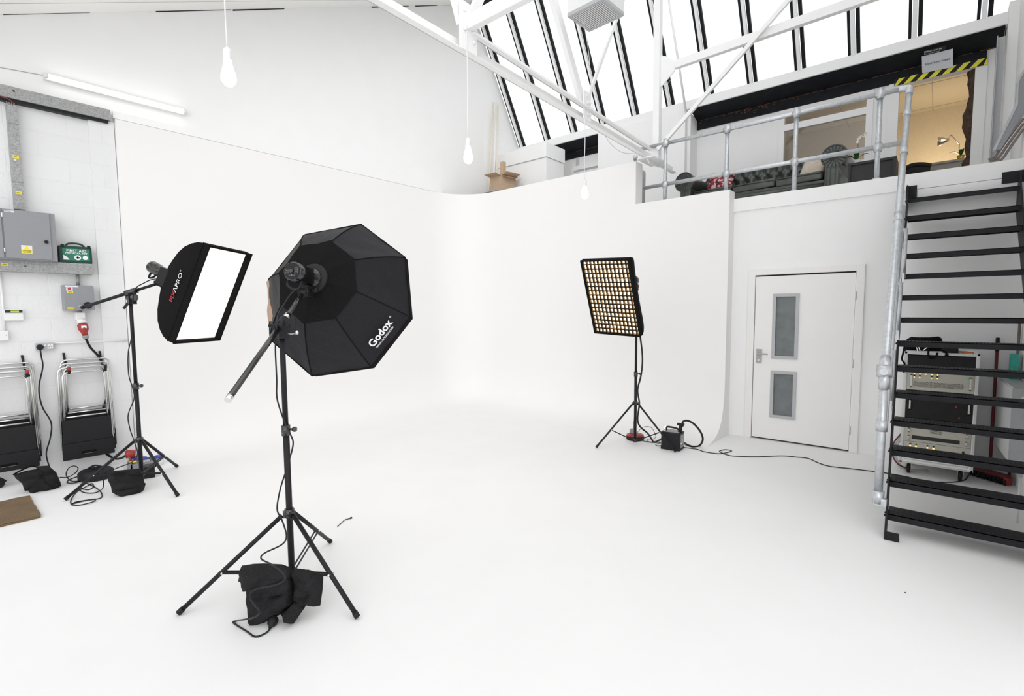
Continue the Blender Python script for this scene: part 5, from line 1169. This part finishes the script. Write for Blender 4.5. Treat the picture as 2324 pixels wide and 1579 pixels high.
# black low cabinet
t = thing('low_cabinet', 'black low cabinet right of the sofa on the mezzanine', 'cabinet', (-.72, 7.5, ZM))
ct = .375; put('top', G().box((-.893, 7.36, ZM+ct-.03), (-.425, 7.75, ZM+ct), bev=.003), cabm, t); put('side_panel', G().box((-.893, 7.36, ZM), (-.863, 7.75, ZM+ct-.03)), cabm, t); put('side_panel', G().box((-.455, 7.36, ZM), (-.425, 7.75, ZM+ct-.03)), cabm, t)
put('front', G().box((-.863, 7.385, ZM+.13), (-.455, 7.40, ZM+ct-.03)), cabm, t); put('shelf', G().box((-.863, 7.40, ZM+.10), (-.455, 7.75, ZM+.13)), cabm, t); put('back_panel', G().box((-.863, 7.73, ZM), (-.455, 7.75, ZM+ct-.03)), cabm, t)
g = G()
for k in range(4): g.box((-.62+.01*k, 7.5, ZM+ct+.008*k), (-.47+.01*k, 7.7, ZM+ct+.007+.008*k))
tag(put('magazine_pile', g, paper), 'small pile of pale magazines on the black cabinet', 'magazines')
def orchid(p, h, label, pot):
    t = thing('orchid', label, 'plant', p)
    put('pot', G().lathe(p, (0, 0, 1), ((.035, 0), (.045, .07), (.04, .07)), 14), pot, t)
    g = G()
    for a in (.2, 1.9, 3.3, 4.8):
        d = V((math.cos(a), math.sin(a), 0)); s_ = V((-d.y, d.x, 0)); base_ = V(p)+V((0, 0, .07)); rows = []
        for k in range(7):
            u = k/6; c_ = base_+d*.13*u+V((0, 0, .07*math.sin(u*2.2))); w_ = .028*math.sin(pi*min(1, u*.9+.1)); rows.append([c_-s_*w_, c_+V((0, 0, -.004)), c_+s_*w_])
        g.grid(rows)
    put('leaves', g, leafm, t)
    st = spline([V(p)+V((0, 0, .07)), V(p)+V((.005, 0, h*.5)), V(p)+V((.02, 0, h*.8)), V(p)+V((.09, -.01, h))], 5); put('stem', G().tube(st, .004, 6), pipem, t)
    g = G()
    for k in range(6):
        c_ = st[-1-k*1] if k < len(st) else st[-1]; c_ = V(c_)+V((random.uniform(-.02, .02), 0, random.uniform(-.015, .02)))
        for a in range(5): 
            d = V((math.cos(a*1.257), -.2, math.sin(a*1.257))); s_ = V((-d.z, 0, d.x)); g.slab([c_, c_+d*.012+s_*.008, c_+d*.024, c_+d*.012-s_*.008], (0, .001, 0))
    put('blooms', g, petal, t)
orchid(V((-.83, 7.56, ZM+ct)), .38, 'white orchid on the black cabinet', wplast)
# board
t = thing('grey_board', 'grey round-cornered board leaning behind the left end of the railing', 'board', (-3.4, 7.0, ZM))
g = G(); P_ = [V((-3.62, 7.0, ZM)), V((-3.372, 7.0, ZM)), V((-3.372, 7.02, ZM+.62))]
for k in range(6): a = pi/2*k/5; P_.append(V((-3.432+.06*math.cos(a), 7.02+.0*k, ZM+.64+.06*math.sin(a))))
P_.append(V((-3.62, 7.02, ZM+.70))); g.slab(P_, (0, .04, 0)); put('panel', g, mgrey, t); put('clamp_knob', G().lathe((-3.44, 6.99, 3.43), (1, -.2, 0), ((.02, -.03), (.024, 0), (.018, .03)), 12), bluek, t)
# carton and spare tubes
t = thing('cardboard_box', 'tall open brown cardboard box standing in the left corner above the cove', 'cardboard box', (-6.2, 6.95, ZM))
def cbx(u, v, y=6.95): return at(u, v, 1, y)
A = cbx(1113, 396); B_ = cbx(1138, 396); w1 = B_.x-A.x; zc1 = cbx(1138, 398).z
x0_, x1_ = A.x, B_.x; g = G(); th = .006
dpt = .33
P4 = [V((x0_, 6.95, 0)), V((x1_, 6.95, 0)), V((x1_+.06, 6.95+dpt, 0)), V((x0_+.06, 6.95+dpt, 0))]
for i in range(4):
    a, b_ = P4[i], P4[(i+1) % 4]; g.slab([a+V((0, 0, ZM)), b_+V((0, 0, ZM)), b_+V((0, 0, zc1)), a+V((0, 0, zc1))], (V((0, 0, 1)).cross(b_-a)).normalized()*th)
put('body', g, cardb, t)
def flap(a, b_, out, up_, L): g = G(); a = V((a.x, a.y, zc1)); b_ = V((b_.x, b_.y, zc1)); d = (V(out)+V((0, 0, up_))).normalized()*L; g.slab([a, b_, b_+d, a+d], V((0, 0, th))); put('flap', g, cardb, t)
flap(P4[0], P4[1], (-.25, -1, 0), .25, .14); flap(P4[1], P4[2], (1, -.1, 0), .35, .14); flap(P4[1], P4[2], (1, .3, 0), -.3, .12); flap(P4[2], P4[3], (0, 1, 0), .4, .13)
tag(put('cardboard_tube', G().box((x1_-.075, 7.0, ZM), (x1_-.0, 7.075, zc1+.26)), cardb), 'narrow brown carton standing inside the tall open box', 'carton')
for k, (u0_, v0_, u1_, v1_, m_) in enumerate(((1120, 233, 1110, 430, tubem), (1127, 234, 1120, 430, wplast), (1131, 238, 1127, 430, tubem))):
    a = at(u0_, v0_, 1, 7.22); b_ = at(u1_, v1_, 1, 7.12); dd_ = (b_-a); b_ = a+dd_*((ZM+.01-a.z)/dd_.z)
    tag(put('spare_tube', G().cyl(a, b_, .02 if k < 2 else .014, 12), m_), ('leftmost of the three long tubes leaning in the left corner', 'middle and whitest of the three long tubes in the left corner', 'rightmost and thinnest of the three long tubes in the left corner')[k], 'tube', 'long tubes in the corner')
tag(put('grey_strip', G().bar(at(1079, 443, 1, 6.56), at(1133, 430, 1, 6.56), .05, .008), mgrey), 'dull grey strip lying on top of the cove corner', 'strip')

# ================================================================ SIGNS, TAPE, DUCTS
a, b_ = at(2092, 128, 1, 8.30), at(2163, 110, 1, 8.30); c_, d_2 = at(2163, 152, 1, 8.455), at(2093, 166, 1, 8.455)
nn = (b_-a).cross(d_2-a).normalized(); 
if nn.dot(CAM-a) < 0: nn = -nn
t = thing('head_sign', 'white paper sign reading Mind Your Head on the black beam', 'sign', (a+c_)/2)
put('sheet', G().slab([a, b_, c_, d_2], nn*.002), paper, t)
cc = (a+b_+c_+d_2)/4; put('lettering', text_g('Mind Your Head', cc, (b_-a), (a-d_2), .035, .010, sx=1.0), inkm, t)
a, b_ = at(2098, 113, 1, 8.22), at(2147, 101, 1, 8.22); c_, d_2 = at(2146, 112, 1, 8.26), at(2098, 124, 1, 8.26); nn = (b_-a).cross(d_2-a).normalized()
if nn.dot(CAM-a) < 0: nn = -nn
t = thing('head_notice', 'small worn black and white notice above the Mind Your Head sign', 'sign', (a+c_)/2)
put('plate', G().slab([a, b_, c_, d_2], nn*.001), inkm, t)
e1_ = (b_-a)*.0; put('border', G().bar(a, a.lerp(b_, .8), .002, .006, nn).bar(d_2, d_2.lerp(c_, .75), .002, .006, nn).bar(a, d_2, .002, .006, nn), whiteink, t)
put('lettering', text_g('Mind your he', (a+b_+c_+d_2)/4-(b_-a)*.06, (b_-a), (a-d_2), .030, .006, sx=.95), whiteink, t)
t = thing('hazard_tape', 'yellow and black striped hazard tape over the upper doorway', 'tape', (-.1, 8.46, 4.56))
ta, tb = -.552, .335; z0, z1 = 4.522, 4.603
put('black_backing', G().box((ta, 8.468, z0), (tb, 8.474, z1)), blackp, t)
g = G(); n_ = 7; w_ = (tb-ta)/n_
for k in range(n_+1):
    x = ta+k*w_-.03; P_ = [(x, z0), (x+w_*.5, z0), (x+w_*.5+.075, z1), (x+.075, z1)]
    P_ = [(min(max(px_, ta), tb), pz) for px_, pz in P_]
    if P_[1][0]-P_[0][0] < .002 and P_[2][0]-P_[3][0] < .002: continue
    g.slab([(px_, 8.467, pz) for px_, pz in P_], (0, -.001, 0))
put('yellow_stripes', g, yellowt, t)
# steel upright in the corner
a = at(2265, 85, 1, 8.0); b_ = at(2255, 335, 1, 8.0); g = G().box((.385, 7.99, ZM), (.455, 8.01, 4.62)); g.box((.385, 7.93, ZM), (.392, 7.99, 4.62))
tag(put('steel_channel', g, lgrey), 'upright grey steel channel beside the upper doorway', 'steel channel')
# sloping duct with pipes
t = thing('cable_duct', 'dark grey sloping metal duct in the top right corner', 'duct', at(2262, 338, 1, 6.85))
put('duct', G().slab([at(u, v, 1, 6.85) for u, v in ((2256, 339), (2309, 232), (2309, 218), (2311, 186), (2315, 176), (2325, 158), (2325, 256), (2271, 339))], (0, .08, 0)), greym, t)
put('edge', G().slab([at(u, v, 1, 6.845) for u, v in ((2253, 340), (2306.5, 232), (2306.5, 220), (2307.7, 186), (2312, 174), (2325, 154), (2325, 163), (2316, 179), (2312, 190), (2311, 222), (2311, 236), (2260, 340))], (0, .09, 0)), lgrey, t)
for k in range(3):
    pp = [at(2243+2*k, 362+3*k, 1, 6.9+.0*k), at(2258+4*k, 356+4*k, 1, 6.9), at(2266+5*k, 345+7*k, 1, 6.9), at(2292+4*k, 308+8*k, 1, 6.87), at(2323, 268+12*k, 1, 6.82)]
    tag(put('copper_pipe', G().tube(spline(pp, 5), .011, 8), pipem), ('uppermost of the three brown pipes below the sloping duct', 'middle of the three brown pipes below the sloping duct', 'lowest of the three brown pipes below the sloping duct')[k], 'pipe', 'brown pipes under the duct')

# ================================================================ OFFICE THINGS SEEN THROUGH THE DOORWAY
t = thing('office_desk', 'grey desk top inside the upper office', 'desk', (.0, 9.9, ZM))
q = at(2190, 360, 1, 9.8); zd = q.z
put('top', G().box((-.45, 9.75, zd-.03), (.33, 10.4, zd)), goldg, t); put('front_panel', G().box((-.42, 9.78, ZM), (.33, 9.80, zd-.03)), goldg, t)
t = thing('desk_lamp', 'small chrome spring-arm desk lamp in the upper office', 'lamp', (.15, 9.95, zd))
yl = 9.95; B0 = at(2177, 352, 1, yl); B0.z = zd; B1_ = at(2177, 326, 1, yl); B2_ = at(2158, 306, 1, yl); B3_ = at(2148, 318, 1, yl); B4_ = at(2131, 321, 1, yl)
put('base', G().lathe(B0, (0, 0, 1), ((.05, 0), (.05, .015), (.01, .02)), 16), chrome, t); put('arm', G().tube([B0, B1_], .006, 8), chrome, t); put('arm', G().tube([B1_, B2_], .006, 8), chrome, t); put('arm', G().tube([B2_, B3_], .006, 8), chrome, t)
put('lamp_shade', G().lathe(B3_, (B4_-B3_), ((.02, -.03), (.03, 0), (.06, .06), (.065, .10)), 18), chrome, t)
orchid(V((at(2180, 360, 1, 9.88).x, 9.88, zd)), .20, 'small leafy plant in a gold pot beside the desk lamp', gold)
t = thing('office_chair', 'rounded black chair back inside the upper doorway', 'chair', (-.3, 9.3, ZM))
A_ = [at(u, v, 1, 9.3) for u, v in ((2056, 383), (2066, 377), (2080, 374), (2098, 374), (2112, 377))]
put('backrest', G().tube(spline(A_, 5), .035, 10).box((A_[0].x, 9.28, A_[0].z-.35), (A_[-1].x, 9.34, A_[0].z)), blackp, t); put('post', G().cyl(((A_[0].x+A_[-1].x)/2, 9.4, ZM+.01), ((A_[0].x+A_[-1].x)/2, 9.4, A_[0].z-.1), .03, 10), blackp, t)

# ================================================================ LIGHT
LOBE, LOBE_P, SKY0, LDIR = 2.2, 2.0, .58, V((.66, -.72, .30))
NORTH = 1.2
w = bpy.data.worlds.new('daylight'); sc.world = w; w.use_nodes = True
bg = w.node_tree.nodes['Background']; bg.inputs[0].default_value = (.985, .99, 1.0, 1); nt = w.node_tree
# sky with a bright lobe added low behind the camera to even out the walls
tc = nt.nodes.new('ShaderNodeTexCoord'); dt = nt.nodes.new('ShaderNodeVectorMath'); dt.operation = 'DOT_PRODUCT'; dt.inputs[1].default_value = LDIR.normalized()
nt.links.new(tc.outputs['Generated'], dt.inputs[0]); mx = nt.nodes.new('ShaderNodeMath'); mx.operation = 'MAXIMUM'; mx.inputs[1].default_value = 0; nt.links.new(dt.outputs['Value'], mx.inputs[0])
pw = nt.nodes.new('ShaderNodeMath'); pw.operation = 'POWER'; pw.inputs[1].default_value = LOBE_P; nt.links.new(mx.outputs[0], pw.inputs[0])
ma = nt.nodes.new('ShaderNodeMath'); ma.operation = 'MULTIPLY_ADD'; ma.inputs[1].default_value = LOBE; ma.inputs[2].default_value = SKY0; nt.links.new(pw.outputs[0], ma.inputs[0])
d2 = nt.nodes.new('ShaderNodeVectorMath'); d2.operation = 'DOT_PRODUCT'; d2.inputs[1].default_value = V((-.1, .75, .6)).normalized(); nt.links.new(tc.outputs['Generated'], d2.inputs[0])
m2 = nt.nodes.new('ShaderNodeMath'); m2.operation = 'MAXIMUM'; m2.inputs[1].default_value = 0; nt.links.new(d2.outputs['Value'], m2.inputs[0])
m3 = nt.nodes.new('ShaderNodeMath'); m3.operation = 'MULTIPLY_ADD'; m3.inputs[1].default_value = NORTH; nt.links.new(m2.outputs[0], m3.inputs[0]); nt.links.new(ma.outputs[0], m3.inputs[2]); nt.links.new(m3.outputs[0], bg.inputs[1])
def area(name, loc, rot, size, size_y, power, col=(1, 1, 1)):
    l = bpy.data.lights.new(name, 'AREA'); l.shape = 'RECTANGLE'; l.size = size; l.size_y = size_y; l.energy = power; l.color = col
    o = bpy.data.objects.new(name, l); COL.objects.link(o); o.location = loc; o.rotation_euler = rot; return o
# office lamps
l = bpy.data.lights.new('office_lamp', 'POINT'); l.energy = 40; l.color = (1, .8, .52); l.shadow_soft_size = .12; o = bpy.data.objects.new('office_lamp', l); COL.objects.link(o); o.location = (-.05, 10.7, 3.8)
l = bpy.data.lights.new('office_ceiling_lamp', 'POINT'); l.energy = 7; l.color = (1, .86, .66); l.shadow_soft_size = .15; o = bpy.data.objects.new('office_ceiling_lamp', l); COL.objects.link(o); o.location = (-1.75, 9.4, 4.85)

# ================================================================ CAMERA
cd = bpy.data.cameras.new('camera'); cam = bpy.data.objects.new('camera', cd); COL.objects.link(cam)
cd.sensor_fit = 'HORIZONTAL'; cd.sensor_width = 36; cd.lens = F/2324*36; cd.clip_start = .05; cd.clip_end = 200
cam.matrix_world = Matrix(((RT.x, UP.x, -fw.x, CAM.x), (RT.y, UP.y, -fw.y, CAM.y), (RT.z, UP.z, -fw.z, CAM.z), (0, 0, 0, 1)))
sc.camera = cam
for o in bpy.data.objects:
    if '_o' in o: del o['_o']
vs = sc.view_settings; sc.display_settings.display_device = 'sRGB'; vs.view_transform = 'Standard'; vs.look = 'None'; vs.gamma = 1; vs.use_curve_mapping = False; vs.exposure = -0.33
